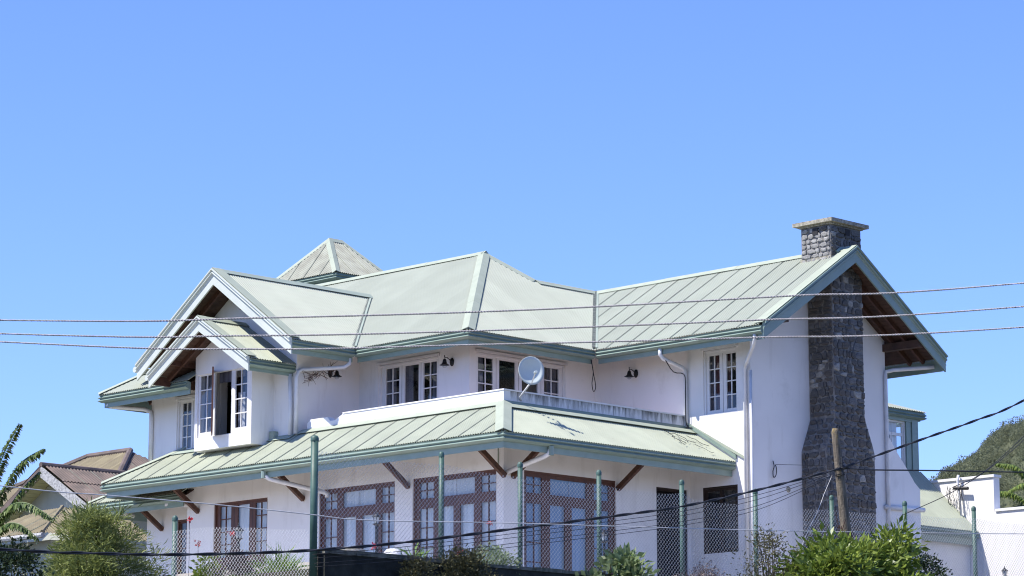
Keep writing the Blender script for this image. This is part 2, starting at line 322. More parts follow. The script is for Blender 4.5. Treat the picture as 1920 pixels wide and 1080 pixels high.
# ---- walls
wall('wall', 'x', WX, WX + 0.2, 12.55, -0.5, 4.2, [F1, F2, G1])
wall('wall', 'y', WX, WX, 7.63, -0.5, 4.2, [F3, DOOR])
wall('wall', 'x', 7.63, -0.26, 7.2, -0.5, 6.93, [LOW, WW])
wall('gable_wall', 'y', -0.46, 7.63, 12.74, -0.5, 6.93, extra=[[(7.63, 6.93), (12.74, 6.93), (10.18, 8.52)]])
wall('wall', 'x', 12.54, -0.26, 16.8, -0.5, 6.3)
wall('wall', 'x', 3.35, 4.7, 8.35, 3.85, 6.9, [WU])
wall('wall', 'y', 4.5, 3.35, 7.63, 3.85, 6.93, [SU])
wall('wall', 'y', 8.35, 1.55, 3.55, 3.85, 6.9)
wall('gable_wall', 'x', 1.35, 8.35, 13.95, 3.85, 6.30, [NW, (9.4, 11.2, 4.3, 6.0)], extra=[[(8.35, 6.30), (8.35, 6.92), (10.42, 8.30), (12.6, 6.85), (12.6, 6.30)]])
wall('wall', 'y', 13.75, 1.55, 5.0, 3.5, 6.3)
wall('wall', 'x', 5.0, 13.95, 16.8, -0.5, 6.9)
wall('wall', 'y', 16.8, 5.0, 12.74, -0.5, 7.5)
wall('wall', 'x', 2.1, 12.55, 15.0, -0.5, 3.75, [SD])
wall('wall', 'y', 12.35, 1.65, 2.3, -0.5, 3.9)
wall('wall', 'y', 14.8, 2.3, 5.0, -0.5, 3.9)
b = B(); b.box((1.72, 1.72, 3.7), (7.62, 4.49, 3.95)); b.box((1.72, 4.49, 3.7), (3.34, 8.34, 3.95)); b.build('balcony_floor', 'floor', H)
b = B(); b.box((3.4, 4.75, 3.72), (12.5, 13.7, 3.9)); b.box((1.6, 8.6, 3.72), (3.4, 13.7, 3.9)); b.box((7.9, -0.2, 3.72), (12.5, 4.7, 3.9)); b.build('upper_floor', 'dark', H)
b = B(); b.box((1.7, 1.7, -0.2), (12.5, 16.6, -0.03)); b.build('ground_floor', 'dark', H)  # floor painted near black so the open doorway looks dark
b = B()   # partitions and doorway lining added, painted near black to keep the rooms dim
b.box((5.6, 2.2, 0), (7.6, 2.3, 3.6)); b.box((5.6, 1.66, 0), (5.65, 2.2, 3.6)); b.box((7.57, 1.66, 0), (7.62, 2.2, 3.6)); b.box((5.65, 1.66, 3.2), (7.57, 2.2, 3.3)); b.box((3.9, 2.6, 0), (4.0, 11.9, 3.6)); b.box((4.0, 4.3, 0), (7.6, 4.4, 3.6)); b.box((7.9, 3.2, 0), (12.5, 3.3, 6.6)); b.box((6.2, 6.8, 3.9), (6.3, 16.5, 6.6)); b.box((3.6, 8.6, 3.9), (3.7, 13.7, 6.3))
b.build('dark_partition_lining', 'dark', H)
# ---- parapet round the balcony
b = B(); b.prism([(1.5, y, z) for y, z in ((1.5, 3.9), (1.5, 4.70), (6.85, 4.70), (7.05, 4.62), (7.12, 4.58), (7.3, 4.58), (7.4, 4.68), (8.0, 4.68), (8.12, 4.6), (8.12, 3.9))], (0.2, 0, 0))
b.build('parapet', 'parapet_clean', H)
b = B(); b.box((1.72, 1.5, 3.9), (7.62, 1.7, 4.70)); b.box((1.70, 1.5, 3.9), (1.72, 1.7, 4.70)); b.build('parapet', 'parapet', H)
b = B(); b.box((1.485, 1.485, 4.703), (1.72, 6.85, 4.735)); b.box((1.72, 1.485, 4.703), (7.62, 1.72, 4.735)); b.build('coping', 'parapet_clean', H)

# ================================================================== roofs
PITCH = 0.076; AMP = 0.015
def slope(roof, O, S, T, poly, mat, sheet=0.684, seam=True, amp=AMP, per=4, name='roof_sheet', lift=0.007):
    if not seam: lift = 0.0
    """corrugated sheets on the plane O + s*S + t*T; poly convex in (s,t); every sheet its own object"""
    O = Vector(O); S = Vector(S).normalized(); T = Vector(T).normalized(); N = S.cross(T)
    flip = N.z < 0
    if flip: N = -N
    s0 = min(p[0] for p in poly); s1 = max(p[0] for p in poly)
    def trange(s):
        ts = []
        for i in range(len(poly)):
            a, c = poly[i], poly[(i + 1) % len(poly)]
            if min(a[0], c[0]) - 1e-6 <= s <= max(a[0], c[0]) + 1e-6:
                if abs(c[0] - a[0]) < 1e-9: ts += [a[1], c[1]]
                else: ts.append(a[1] + (c[1] - a[1]) * (s - a[0]) / (c[0] - a[0]))
        return (min(ts), max(ts)) if ts else None
    n = max(1, int(math.ceil((s1 - s0) / sheet))); step = PITCH / per
    for k in range(n):
        a = s0 + k * sheet - (0.014 if k and seam else 0); e = min(s1, s0 + (k + 1) * sheet)
        if e - a < 0.03: continue
        m = max(2, int(round((e - a) / step))); vs = []; nr = []; jit = random.uniform(0, 0.003) if seam else 0.0
        for i in range(m + 1):
            s = a + (e - a) * i / m
            if seam and k and i == 1: s = a + 0.010
            tr = trange(min(max(s, s0 + 1e-4), s1 - 1e-4))
            h = amp * math.cos(2 * math.pi * (s - s0) / PITCH) + lift * (1 - i / m) + jit + amp
            vs += [O + S * s + T * tr[0] + N * h, O + S * s + T * tr[1] + N * h]
            nn = (N + S * (amp * 2 * math.pi / PITCH * math.sin(2 * math.pi * (s - s0) / PITCH))).normalized(); nr += [nn, nn]
        b = B()
        q = [(2 * i, 2 * i + 2, 2 * i + 3, 2 * i + 1) if not flip else (2 * i, 2 * i + 1, 2 * i + 3, 2 * i + 2) for i in range(m)]
        b.add(vs, q)
        if seam and k: b.mi[0] = 1
        o = b.build(name, [mat, 'seam'], roof, smooth=True); o.data.normals_split_custom_set_from_vertices(nr)
def cap_line(roof, a, c, l1, l2, mat='cap', name='ridge_cap', w=0.19, up=0.058, roll=0.0):
    """folded strip along a->c whose wings lie along the unit vectors l1, l2 (down the two slopes)"""
    a = Vector(a); c = Vector(c); d_ = (c - a).normalized(); z = Vector((0, 0, up))
    l1, l2 = [(Vector(q) - d_ * d_.dot(Vector(q))).normalized() for q in (l1, l2)]   # square to the line, in the slope
    b = B(); t = Vector((0, 0, -0.006)); n = max(1, int((c - a).length / 1.8)); d = (c - a).normalized()
    for k in range(n):
        p = a + (c - a) * (k / n) - d * (0.06 if k else 0); q = a + (c - a) * ((k + 1) / n); zz = z + Vector((0, 0, 0.005 * (k % 2) + random.uniform(0, 0.004)))
        rr = Vector((0, 0, 0.012))
        b.add([p + l1 * w + zz, p + zz + rr, p + l2 * w + zz, q + l1 * w + zz, q + zz + rr, q + l2 * w + zz,
               p + l1 * w + zz + t, p + zz + t, p + l2 * w + zz + t, q + l1 * w + zz + t, q + zz + t, q + l2 * w + zz + t],
              [(0, 3, 4, 1), (1, 4, 5, 2), (6, 7, 10, 9), (7, 8, 11, 10), (0, 6, 9, 3), (2, 5, 11, 8), (0, 1, 7, 6), (1, 2, 8, 7), (3, 9, 10, 4), (4, 10, 11, 5)])
    return b.build(name, mat, roof)
GUT = [(0.10, 0.0), (0.082, -0.022), (0.128, -0.066), (0.078, -0.096), (0.130, -0.142), (0.055, -0.185), (0.0, -0.19), (0.0, -0.01)]
def miter_path(path, off, side):
    """offset a plan polyline sideways by off with mitred corners"""
    P = [Vector((p[0], p[1])) for p in path]; out = []
    for i, p in enumerate(P):
        ds = []
        if i > 0: ds.append((P[i] - P[i - 1]).normalized())
        if i < len(P) - 1: ds.append((P[i + 1] - P[i]).normalized())
        ns = [Vector((d.y, -d.x)) * side for d in ds]
        if len(ns) == 2:
            m = (ns[0] + ns[1]); m = m / max(1e-6, (1 + ns[0].dot(ns[1]))); out.append(p + m * off)
        else: out.append(p + ns[0] * off)
    return out
def sweep_plan(name, mat, parent, path, z, prof, side, shift=0.0):
    b = B(); n = len(prof); rings = []
    for o, dz in prof:
        rings.append([(q.x, q.y, z + dz) for q in miter_path(path, o + shift, side)])
    m = len(path); vs = [rings[j][i] for i in range(m) for j in range(n)]
    fs = [(i * n + j, i * n + (j + 1) % n, (i + 1) * n + (j + 1) % n, (i + 1) * n + j) for i in range(m - 1) for j in range(n)]
    fs += [tuple(range(n)), tuple((m - 1) * n + j for j in range(n - 1, -1, -1))]
    b.add(vs, fs); return b.build(name, mat, parent)
def eave(roof, path, z, side, fdepth=0.31, gutter=True, mat='trim'):
    """path = outer top edge of the gutter in plan"""
    if gutter: sweep_plan('gutter', mat, roof, path, z, GUT, side, shift=-0.115)
    sweep_plan('fascia', mat, roof, path, z, [(0.0, -0.015), (0.0, -fdepth), (-0.03, -fdepth), (-0.03, -0.015)], side, shift=-0.118)
BARGE = [(0.0, 0.02), (0.085, 0.015), (0.085, -0.02), (0.045, -0.035), (0.045, -0.07), (0.066, -0.08), (0.066, -0.10), (0.03, -0.115), (0.03, -0.145), (0.012, -0.16), (0.012, -0.38), (-0.03, -0.38), (-0.03, 0.02)]
def barge(roof, foot, apex, out, mat, sc_=1.0, low=0.0, name='bargeboard'):
    b = B(); foot = Vector(foot); apex = Vector(apex); o = Vector(out); n = len(BARGE)
    vs = [p + o * q + Vector((0, 0, dz * sc_)) for p in (foot, apex) for q, dz in BARGE]
    b.add(vs, [(j, (j + 1) % n, n + (j + 1) % n, n + j) for j in range(n)] + [tuple(range(n)), tuple(range(2 * n - 1, n - 1, -1))])
    return b.build(name, mat, roof)
def soffit(roof, O, S, T, s0, s1, t0, t1, drop=0.10, board=0.14, raf=None, h0=0, h1=0, mat='soffit'):
    """boards below the sheets, plus rafters; planks run along S"""
    O = Vector(O); S = Vector(S).normalized(); T = Vector(T).normalized(); N = S.cross(T)
    if N.z < 0: N = -N
    n = max(1, int((t1 - t0) / board))
    for k in range(n):
        ta = t0 + (t1 - t0) * k / n + 0.004; tb = t0 + (t1 - t0) * (k + 1) / n - 0.004; b = B()
        c = [O + S * s + T * t for s, t in ((s0 + h0 * ta, ta), (s1 - h1 * ta, ta), (s1 - h1 * tb, tb), (s0 + h0 * tb, tb))]
        b.prism([p - N * drop for p in c], -N * 0.02); b.build('soffit_board', mat, roof)
    for s in (raf or []):
        te = min([t1] + ([(s - s0) / h0] if h0 else []) + ([(s1 - s) / h1] if h1 else []))
        if te < t0 + 0.1: continue
        b = B(); b.beam(O + S * s + T * t0 - N * (drop + 0.08), O + S * s + T * te - N * (drop + 0.08), 0.06, 0.12, N); b.build('rafter', 'wood', roof)

def unit(a): return Vector(a).normalized()
def part(name): # a roof part: small ridge-board mesh that carries its sheets as children
    o = bpy.data.objects.new(name, None); link(o, H); return o

# ---- main roof  (W eave x=2.4, S eave y=3.58, z=6.42)
mw = 0.64; ms = 0.70
R = part('main_roof')
Tw = unit((1, 0, mw)); lw = math.hypot(1, mw); Ts = unit((0, 1, ms)); ls = math.hypot(1, ms)
xe, ye, ze = 2.42, 3.58, 6.42; xa = 7.22; zr = ze + mw * (xa - xe); ya = ye + (zr - ze) / ms
slope(R, (xe, ye, ze), (0, 1, 0), Tw, [(0, 0), (8.4, 0), (13.2, (xa - xe) * lw), (ya - ye, (xa - xe) * lw)], 'roof', seam=False)
yr = 6.84; zr2 = ze + ms * (yr - ye)
xh = 7.95
slope(R, (xe, ye, ze), (1, 0, 0), Ts, [(0, 0), (6.68 - xe, 0), (10.2 - xe, (yr - ye) * ls), (xh - xe, (yr - ye) * ls), (xa - xe, (ya - ye) * ls)], 'roof', seam=False)
me_ = (zr - zr2) / (xh - xa)
slope(R, (xa, ya, zr), (0, 1, 0), (1, 0, -0.66), [(0, 0), (8.9, 0), (11, 6.3), (0.0, 6.3)], 'roof', seam=False)
slope(R, (xh, yr, zr2), (1, 0, 0), (0, 1, -0.6), [(0, 0), (2.2, 0), (2.2, 2.0), (0, 2.0)], 'roof', seam=False)
b = B(); b.add([(xa, ya, zr), (xh, yr, zr2), (xh + 0.6, ya, zr2 - 0.1)], [(0, 1, 2)]); b.build('roof_sheet', 'roof', R)
cap_line(R, (xa, ya - 0.08, zr), (xa, 16.7, zr), (-1, 0, -mw), (1, 0, -0.66))
hd = unit((xa - xe, ya - ye, zr - ze)); cap_line(R, (xe + 0.02, ye + 0.02, ze + 0.01), (xa, ya, zr), (0, 1, 0), (1, 0, 0), name='hip_cap', w=0.17, up=0.056)
cap_line(R, (xa - .02, ya, zr + 0.0), (xh, yr, zr2), (-0.55, -0.55, -0.5), (0.5, 0.7, -0.5), name='hip_cap', up=0.056)
cap_line(R, (xh, yr, zr2), (10.2, yr, zr2), (0, -1, -ms), (0, 1, -0.6), name='ridge_cap', up=0.056)
b = B()   # raised end of the ridge capping
b.prism([(xa - 0.17, ya - 0.08, zr - 0.08), (xa + 0.17, ya - 0.08, zr - 0.08), (xa, ya - 0.08, zr + 0.075)], (0, 0.35, 0)); b.build('ridge_end', 'cap', R)
eave(R, [(xe, 7.52), (xe, ye), (6.68, ye)], ze, 1)
soffit(R, (xe + 0.15, ye + 0.15, ze + 0.1), (0, 1, 0), Tw, 0.0, 3.7, 0.0, 0.95, raf=[0.6, 1.4, 2.2, 3.0], h0=0.85)
soffit(R, (xe + 0.15, ye + 0.15, ze + 0.1), (1, 0, 0), Ts, 0.0, 4.0, 0.0, 0.95, raf=[0.6, 1.4, 2.2, 3.0], h0=0.85)
# valley trays
for (p, q) in (((6.68, ye, ze + 0.02), (10.2, yr, zr2 + 0.02)), ((xe, 7.50, ze + 0.02), (5.55, 10.42, 8.45))):
    b = B(); p = Vector(p); q = Vector(q); d = unit(q - p); s_ = d.cross(Vector((0, 0, 1))).normalized()
    for w0, w1, mt in ((-0.085, 0.0, 0), (0.0, 0.05, 1)):
        b.cur = mt; b.add([p + s_ * w0 + Vector((0, 0, 0.062)), p + s_ * w1 + Vector((0, 0, 0.062)), q + s_ * w1 + Vector((0, 0, 0.062)), q + s_ * w0 + Vector((0, 0, 0.062))], [(0, 1, 2, 3)])
    b.build('valley_tray', ['valley', 'capg'], R)

# ---- wing roof (gable to the south)
R = part('wing_roof'); mg = 0.648; xw, xm, ys, ze = 6.66, 10.18, -1.62, 6.42; zt = ze + mg * (xm - xw); lg = math.hypot(1, mg)
Tg = unit((1, 0, mg))
slope(R, (xw, ys + 0.04, ze), (0, 1, 0), Tg, [(0, 0), (5.18, 0), (8.44, (xm - xw) * lg), (0, (xm - xw) * lg)], 'roof')
slope(R, (13.70, ys + 0.04, ze), (0, 1, 0), unit((-1, 0, mg)), [(0, 0), (20, 0), (20, (xm - xw) * lg), (0, (xm - xw) * lg)], 'roof', seam=False)
cap_line(R, (xm, ys, zt), (xm, -1.2, zt), (-1, 0, -mg), (1, 0, -mg))
cap_line(R, (xm, -0.3, zt), (xm, yr, zt), (-1, 0, -mg), (1, 0, -mg))
eave(R, [(xw, ye), (xw, ys + 0.02)], ze, 1)
eave(R, [(13.70, ys + 0.02), (13.70, 18)], ze, 1)
barge(R, (xw + 0.06, ys, ze + 0.06), (xm, ys, zt + 0.03), (0, -1, 0), 'trim')
barge(R, (13.64, ys, ze + 0.06), (xm, ys, zt + 0.03), (0, -1, 0), 'trim')
b = B()   # pale verge flashing along the west rake
for sgn, x0 in ((1, xw), (-1, 13.70)):
    p = Vector((x0, ys - 0.05, ze + 0.06)); q = Vector((xm, ys - 0.05, zt + 0.06)); w = Vector((0, 0.30, 0.0))
    b.prism([p, q, q + w, p + w], (0, 0, 0.012))
b.build('verge_flashing', 'cap', R)
soffit(R, (xw + 0.16, ys + 0.05, ze + 0.10), (0, 1, 0), Tg, 0.0, 1.12, 0.0, 3.95, raf=[0.45, 0.85])
soffit(R, (13.54, ys + 0.05, ze + 0.10), (0, 1, 0), unit((-1, 0, mg)), 0.0, 1.12, 0.0, 3.95, raf=[0.45, 0.85])
soffit(R, (13.54, ys + 1.17, ze + 0.10), (0, 1, 0), unit((-1, 0, mg)), 0.0, 3, 0.0, 0.9)
for x_ in (7.63, 12.74):
    b = B(); b.box((x_ - 0.09, ys + 0.06, 6.62), (x_ + 0.09, -0.46, 6.80)); b.build('purlin', 'soffit', R)

# ---- west gable roof
R = part('gable_roof'); mb = 0.69; xb = 0.42; yc = 10.42; hy = 2.97; zt2 = 6.42 + mb * hy; lb = math.hypot(1, mb)
slope(R, (xb + 0.02, yc - hy, 6.42), (1, 0, 0), unit((0, 1, mb)), [(0, 0), (2.0, 0), (5.1, hy * lb), (0, hy * lb)], 'roof', seam=False)
slope(R, (xb + 0.02, yc + hy, 6.42), (1, 0, 0), unit((0, -1, mb)), [(0, 0), (5.3, 0), (5.3, hy * lb), (0, hy * lb)], 'roof', seam=False)
cap_line(R, (xb, yc, zt2), (5.55, yc, zt2), (0, -1, -mb), (0, 1, -mb), mat='capg')
eave(R, [(2.42, yc - hy), (xb + 0.02, yc - hy)], 6.42, -1)
barge(R, (xb, yc - hy + 0.03, 6.45), (xb, yc, zt2 + 0.03), (-1, 0, 0), 'barge')
barge(R, (xb, yc + hy - 0.03, 6.45), (xb, yc, zt2 + 0.03), (-1, 0, 0), 'barge')
b = B()
for sg in (-1, 1):
    p = Vector((xb - 0.055, yc + sg * hy, 6.42 + 0.065)); q = Vector((xb - 0.055, yc, zt2 + 0.065)); w = Vector((0.30, 0, 0)); b.prism([p, q, q + w, p + w], (0, 0, 0.012))
b.build('verge_flashing', 'cap', R)
soffit(R, (xb + 0.04, yc - hy + 0.14, 6.52), (1, 0, 0), unit((0, 1, mb)), 0, 0.9, 0.0, 3.42, raf=[0.4])
soffit(R, (xb + 0.04, yc + hy - 0.14, 6.52), (1, 0, 0), unit((0, -1, mb)), 0, 0.9, 0.0, 3.42, raf=[0.4])
for y_, z_ in ((9.4, 7.5), (11.45, 7.5)):
    b = B(); b.box((xb + 0.05, y_ - 0.06, z_ - 0.12), (1.35, y_ + 0.06, z_)); b.build('purlin', 'wood', R)
b = B(); b.tube([(xb - 0.02, yc + hy + 0.06, 6.36), (xb + 0.5, yc + hy + 0.06, 6.36)], 0.075, 8); b.build('gutter_end', 'barge', R)

# ---- bay window roof
R = part('bay_roof'); m5 = 0.615; xs, yc5, hy5, z5 = -0.10, 10.30, 1.93, 6.02; zt5 = z5 + m5 * hy5; l5 = math.hypot(1, m5)
slope(R, (xs + 0.02, yc5 - hy5, z5), (1, 0, 0), unit((0, 1, m5)), [(0, 0), (1.44, 0), (1.44, hy5 * l5), (0, hy5 * l5)], 'vroof', seam=False)
slope(R, (xs + 0.02, yc5 + hy5, z5), (1, 0, 0), unit((0, -1, m5)), [(0, 0), (1.44, 0), (1.44, hy5 * l5), (0, hy5 * l5)], 'vroof', seam=False)
cap_line(R, (xs, yc5, zt5), (1.4, yc5, zt5), (0, -1, -m5), (0, 1, -m5))
eave(R, [(1.34, yc5 - hy5), (xs + 0.02, yc5 - hy5)], z5, -1, fdepth=0.27)
barge(R, (xs, yc5 - hy5 + 0.03, z5 + 0.03), (xs, yc5, zt5 + 0.03), (-1, 0, 0), 'barge', 0.9)
barge(R, (xs, yc5 + hy5 - 0.03, z5 + 0.03), (xs, yc5, zt5 + 0.03), (-1, 0, 0), 'barge', 0.9)
b = B()
for sg in (-1, 1):
    p = Vector((xs - 0.055, yc5 + sg * hy5, z5 + 0.065)); q = Vector((xs - 0.055, yc5, zt5 + 0.065)); w = Vector((0.26, 0, 0)); b.prism([p, q, q + w, p + w], (0, 0, 0.012))
b.build('verge_flashing', 'cap', R)
soffit(R, (xs + 0.04, yc5 - hy5 + 0.12, z5 + 0.09), (1, 0, 0), unit((0, 1, m5)), 0, 1.28, 0.0, 2.1, raf=[0.42])
soffit(R, (xs + 0.04, yc5 + hy5 - 0.12, z5 + 0.09), (1, 0, 0), unit((0, -1, m5)), 0, 1.28, 0.0, 2.1, raf=[0.42, 1.0])
b = B(); b.box((xs + 0.05, 11.50, 6.22), (1.35, 11.60, 6.36)); b.build('purlin', 'wood', R)
b = B(); b.box((xs + 0.05, 12.02, 5.78), (1.35, 12.10, 6.00)); b.build('fascia', 'wood', R)
b = B(); b.tube([(xs - 0.02, yc5 + hy5 + 0.05, z5 - 0.06), (xs + 0.4, yc5 + hy5 + 0.05, z5 - 0.06)], 0.065, 8); b.build('gutter_end', 'barge', R)

# ---- north hip roof
R = part('north_roof'); mn = 0.65; ln = math.hypot(1, mn)
slope(R, (0.42, 11.3, 5.86), (0, 1, 0), unit((1, 0, mn)), [(0, 0), (3.65, 0), (0.65, 3.0 * ln), (0, 3.0 * ln)], 'roof', seam=False)
slope(R, (0.42, 14.95, 5.86), (1, 0, 0), unit((0, -1, mn)), [(0, 0), (6, 0), (6, 3.0 * ln), (3.0, 3.0 * ln)], 'roof', seam=False)
cap_line(R, (0.42, 14.95, 5.87), (3.42, 11.95, 5.87 + 3 * mn), (0, -1, 0), (1, 0, 0), name='hip_cap', w=0.15)
eave(R, [(6, 14.95), (0.42, 14.95), (0.42, 11.4)], 5.86, 1)
soffit(R, (0.56, 11.4, 5.94), (0, 1, 0), unit((1, 0, mn)), 0, 3.4, 0.0, 0.95, raf=[0.5, 1.2, 1.9, 2.5, 3.1], h1=0.85)
soffit(R, (0.56, 14.8, 5.94), (1, 0, 0), unit((0, -1, mn)), 0, 4, 0.0, 0.95, raf=[0.6, 1.3, 2.0], h0=0.85)

# ---- veranda roof (ground floor)
R = part('veranda_roof'); mv = 0.60; lv = math.hypot(1, mv); yN = 14.2
slope(R, (0.02, 0.02, 3.5), (0, 1, 0), unit((1, 0, mv)), [(0, 0), (yN - 0.02, 0), (yN - 1.54, 1.52 * lv), (1.52, 1.52 * lv)], 'vroof')
slope(R, (0.02, 0.02, 3.5), (1, 0, 0), unit((0, 1, mv)), [(0, 0), (7.61, 0), (7.61, 1.5 * lv), (1.5, 1.5 * lv)], 'vroof', seam=False)
slope(R, (0.02, yN, 3.5), (1, 0, 0), unit((0, -1, mv)), [(0, 0), (4, 0), (4, 1.52 * lv), (1.52, 1.52 * lv)], 'vroof', seam=False)
cap_line(R, (0.02, 0.02, 3.51), (1.5, 1.5, 3.51 + 1.5 * mv), (0, 1, 0), (1, 0, 0), name='hip_cap', w=0.19, up=0.058)
cap_line(R, (0.02, yN, 3.51), (1.5, yN - 1.5, 3.51 + 1.5 * mv), (0, -1, 0), (1, 0, 0), name='hip_cap', w=0.15, up=0.056)
b = B()   # apron flashings against parapet and walls
for y0, y1 in ((1.5, 4.1), (4.06, 6.6), (6.56, 8.3)):
    z_ = 3.5 + mv * 1.5 + 0.062; b.prism([(1.5, y0, z_), (1.5, y1, z_ + random.uniform(-.004, .004)), (1.5 - 0.2, y1, z_ - 0.2 * mv), (1.5 - 0.2, y0, z_ - 0.2 * mv)], (0, 0, 0.008))
b.build('apron_flashing', 'cap', R)
b = B(); z_ = 3.5 + mv * 1.5 + 0.05
b.prism([(1.62, 1.5, z_ - 0.03), (7.6, 1.5, z_ - 0.03), (7.6, 1.38, z_ - 0.03 - 0.12 * mv), (1.5, 1.38, z_ - 0.03 - 0.12 * mv)], (0, 0, 0.006))  # flashing strip in darker trim: the parapet's shadow is put into its colour
b.box((1.52, 1.488, z_ - 0.03), (7.6, 1.499, z_ + 0.03)); b.build('apron_flashing', 'trim', R)
b = B()
for x0_, x1_ in ((1.5, 3.6), (3.57, 5.7), (5.67, 7.6)):
    e_ = random.uniform(-.003, .003); b.prism([(x0_, 1.37, z_ + 0.012 - 0.13 * mv + e_), (x1_, 1.37, z_ + 0.012 - 0.13 * mv + e_), (x1_, 1.20, z_ + 0.012 - 0.30 * mv + e_), (x0_ - (0.17 if x0_ < 2 else 0), 1.20, z_ + 0.012 - 0.30 * mv + e_)], (0, 0, 0.006))
b.build('apron_flashing', 'cap', R)
b = B(); p = Vector((7.625, -0.02, 3.57)); q = Vector((7.625, 1.5, 3.57 + 1.52 * mv)); b.prism([p, q, q + Vector((0, 0, 0.09)), p + Vector((0, 0, 0.09))], (-0.05, 0, 0)); b.build('flashing', 'trim', R)
b = B(); p = Vector((7.6, -0.36, 3.50)); b.prism([p, q, q + Vector((0, 0, 0.09)), p + Vector((0, 0, 0.06))], (-0.02, 0, 0)); b.build('flashing', 'cap', R)
b = B(); z_ = 3.5 + mv * 1.34 + 0.05; b.prism([(1.34, 8.36, z_ + 0.12), (1.34, 13.1, z_ + 0.12), (1.34, 13.1, z_), (1.14, 13.1, z_ - 0.12), (1.14, 8.36, z_ - 0.12), (1.34, 8.36, z_)][:0] or [(1.34, 8.36, z_), (1.34, 13.0, z_), (1.14, 13.0, z_ - 0.12), (1.14, 8.36, z_ - 0.12)], (0, 0, 0.008)); b.build('apron_flashing', 'capg', R)
eave(R, [(4, yN), (0.0, yN), (0.0, 0.0), (7.60, 0.0)], 3.5, 1 if False else -1, fdepth=0.33) if False else eave(R, [(7.60, 0.0), (0.0, 0.0), (0.0, yN), (4, yN)], 3.5, -1, fdepth=0.33)
soffit(R, (0.16, 11.9, 3.58), (0, 1, 0), unit((1, 0, mv)), 0, 2.15, 0.0, 1.1, raf=[0.3, 1.0, 1.7], h1=0.86)
soffit(R, (0.16, yN - 0.14, 3.58), (1, 0, 0), unit((0, -1, mv)), 0, 3.0, 0.0, 1.7, raf=[0.5, 1.2, 1.9], h0=0.86)
soffit(R, (0.16, 0.16, 3.58), (0, 1, 0), unit((1, 0, mv)), 0.0, 12.2, 0.0, 1.4, board=0.5, h0=0.86)
soffit(R, (0.16, 0.16, 3.58), (1, 0, 0), unit((0, 1, mv)), 0.0, 7.4, 0.0, 1.4, board=0.5, h0=0.86)
# setback roof
R = part('rear_veranda_roof')
slope(R, (1.0, 12.2, 3.22), (0, 1, 0), unit((1, 0, mv)), [(0, 0), (3.85, 0), (2.65, 1.2 * lv), (0, 1.2 * lv)], 'vroof')
slope(R, (1.0, 16.05, 3.22), (1, 0, 0), unit((0, -1, mv)), [(0, 0), (4, 0), (4, 1.2 * lv), (1.2, 1.2 * lv)], 'vroof', seam=False)
cap_line(R, (1.0, 16.05, 3.23), (2.2, 14.85, 3.23 + 1.2 * mv), (0, -1, 0), (1, 0, 0), name='hip_cap', w=0.13)
eave(R, [(1.0, 12.3), (1.0, 16.05), (5, 16.05)], 3.22, -1)
soffit(R, (1.15, 12.3, 3.30), (0, 1, 0), unit((1, 0, mv)), 0, 3.6, 0, 1.1, raf=[0.8, 1.8, 2.8], h1=0.86)

# ---- lantern tower roof
R = part('tower_roof'); x0, x1, y0, y1, z0, z1 = 9.0, 11.3, 15.68, 18.55, 10.32, 11.58; ra, rb = 9.98, 10.5; ym = (y0 + y1) / 2
tw = unit((ra - x0, 0, z1 - z0)); Lw = math.hypot(ra - x0, z1 - z0); Ls = math.hypot(ym - y0, z1 - z0); Le = math.hypot(x1 - rb, z1 - z0)
slope(R, (x0, y0, z0), (0, 1, 0), tw, [(0, 0), (y1 - y0, 0), (ym - y0, Lw)], 'troof')
slope(R, (x0, y0, z0), (1, 0, 0), (0, ym - y0, z1 - z0), [(0, 0), (x1 - x0, 0), (rb - x0, Ls), (ra - x0, Ls)], 'troof', amp=0.016)
slope(R, (x0, y1, z0), (1, 0, 0), (0, y0 - ym, z1 - z0), [(0, 0), (x1 - x0, 0), (rb - x0, Ls), (ra - x0, Ls)], 'troof')
slope(R, (x1, y0, z0), (0, 1, 0), (rb - x1, 0, z1 - z0), [(0, 0), (y1 - y0, 0), (ym - y0, Le)], 'troof')
cap_line(R, (ra, ym, z1), (rb, ym, z1), (0, -1, -0.9), (0, 1, -0.9), w=0.17, up=0.056)
for px, py, e in ((x0, y0, ra), (x0, y1, ra), (x1, y0, rb), (x1, y1, rb)):
    a_ = Vector((px, py, z0)); c_ = Vector((e, ym, z1)); sx = 1 if px == x0 else -1; sy = 1 if py == y0 else -1
    cap_line(R, a_, c_, Vector((0, sy, 0)), Vector((sx, 0, 0)), name='hip_cap', w=0.13, up=0.05, mat='cap')
eave(R, [(x1, y1), (x0, y1), (x0, y0), (x1, y0), (x1, y1 - 0.01)], z0, 1 if False else -1) if False else eave(R, [(x1, y0), (x0, y0), (x0, y1), (x1, y1)], z0, -1)
b = B(); b.box((x0 + 0.28, y0 + 0.28, 8.0), (x1 - 0.28, y1 - 0.28, 10.2)); b.build('tower_wall', 'trim', H)

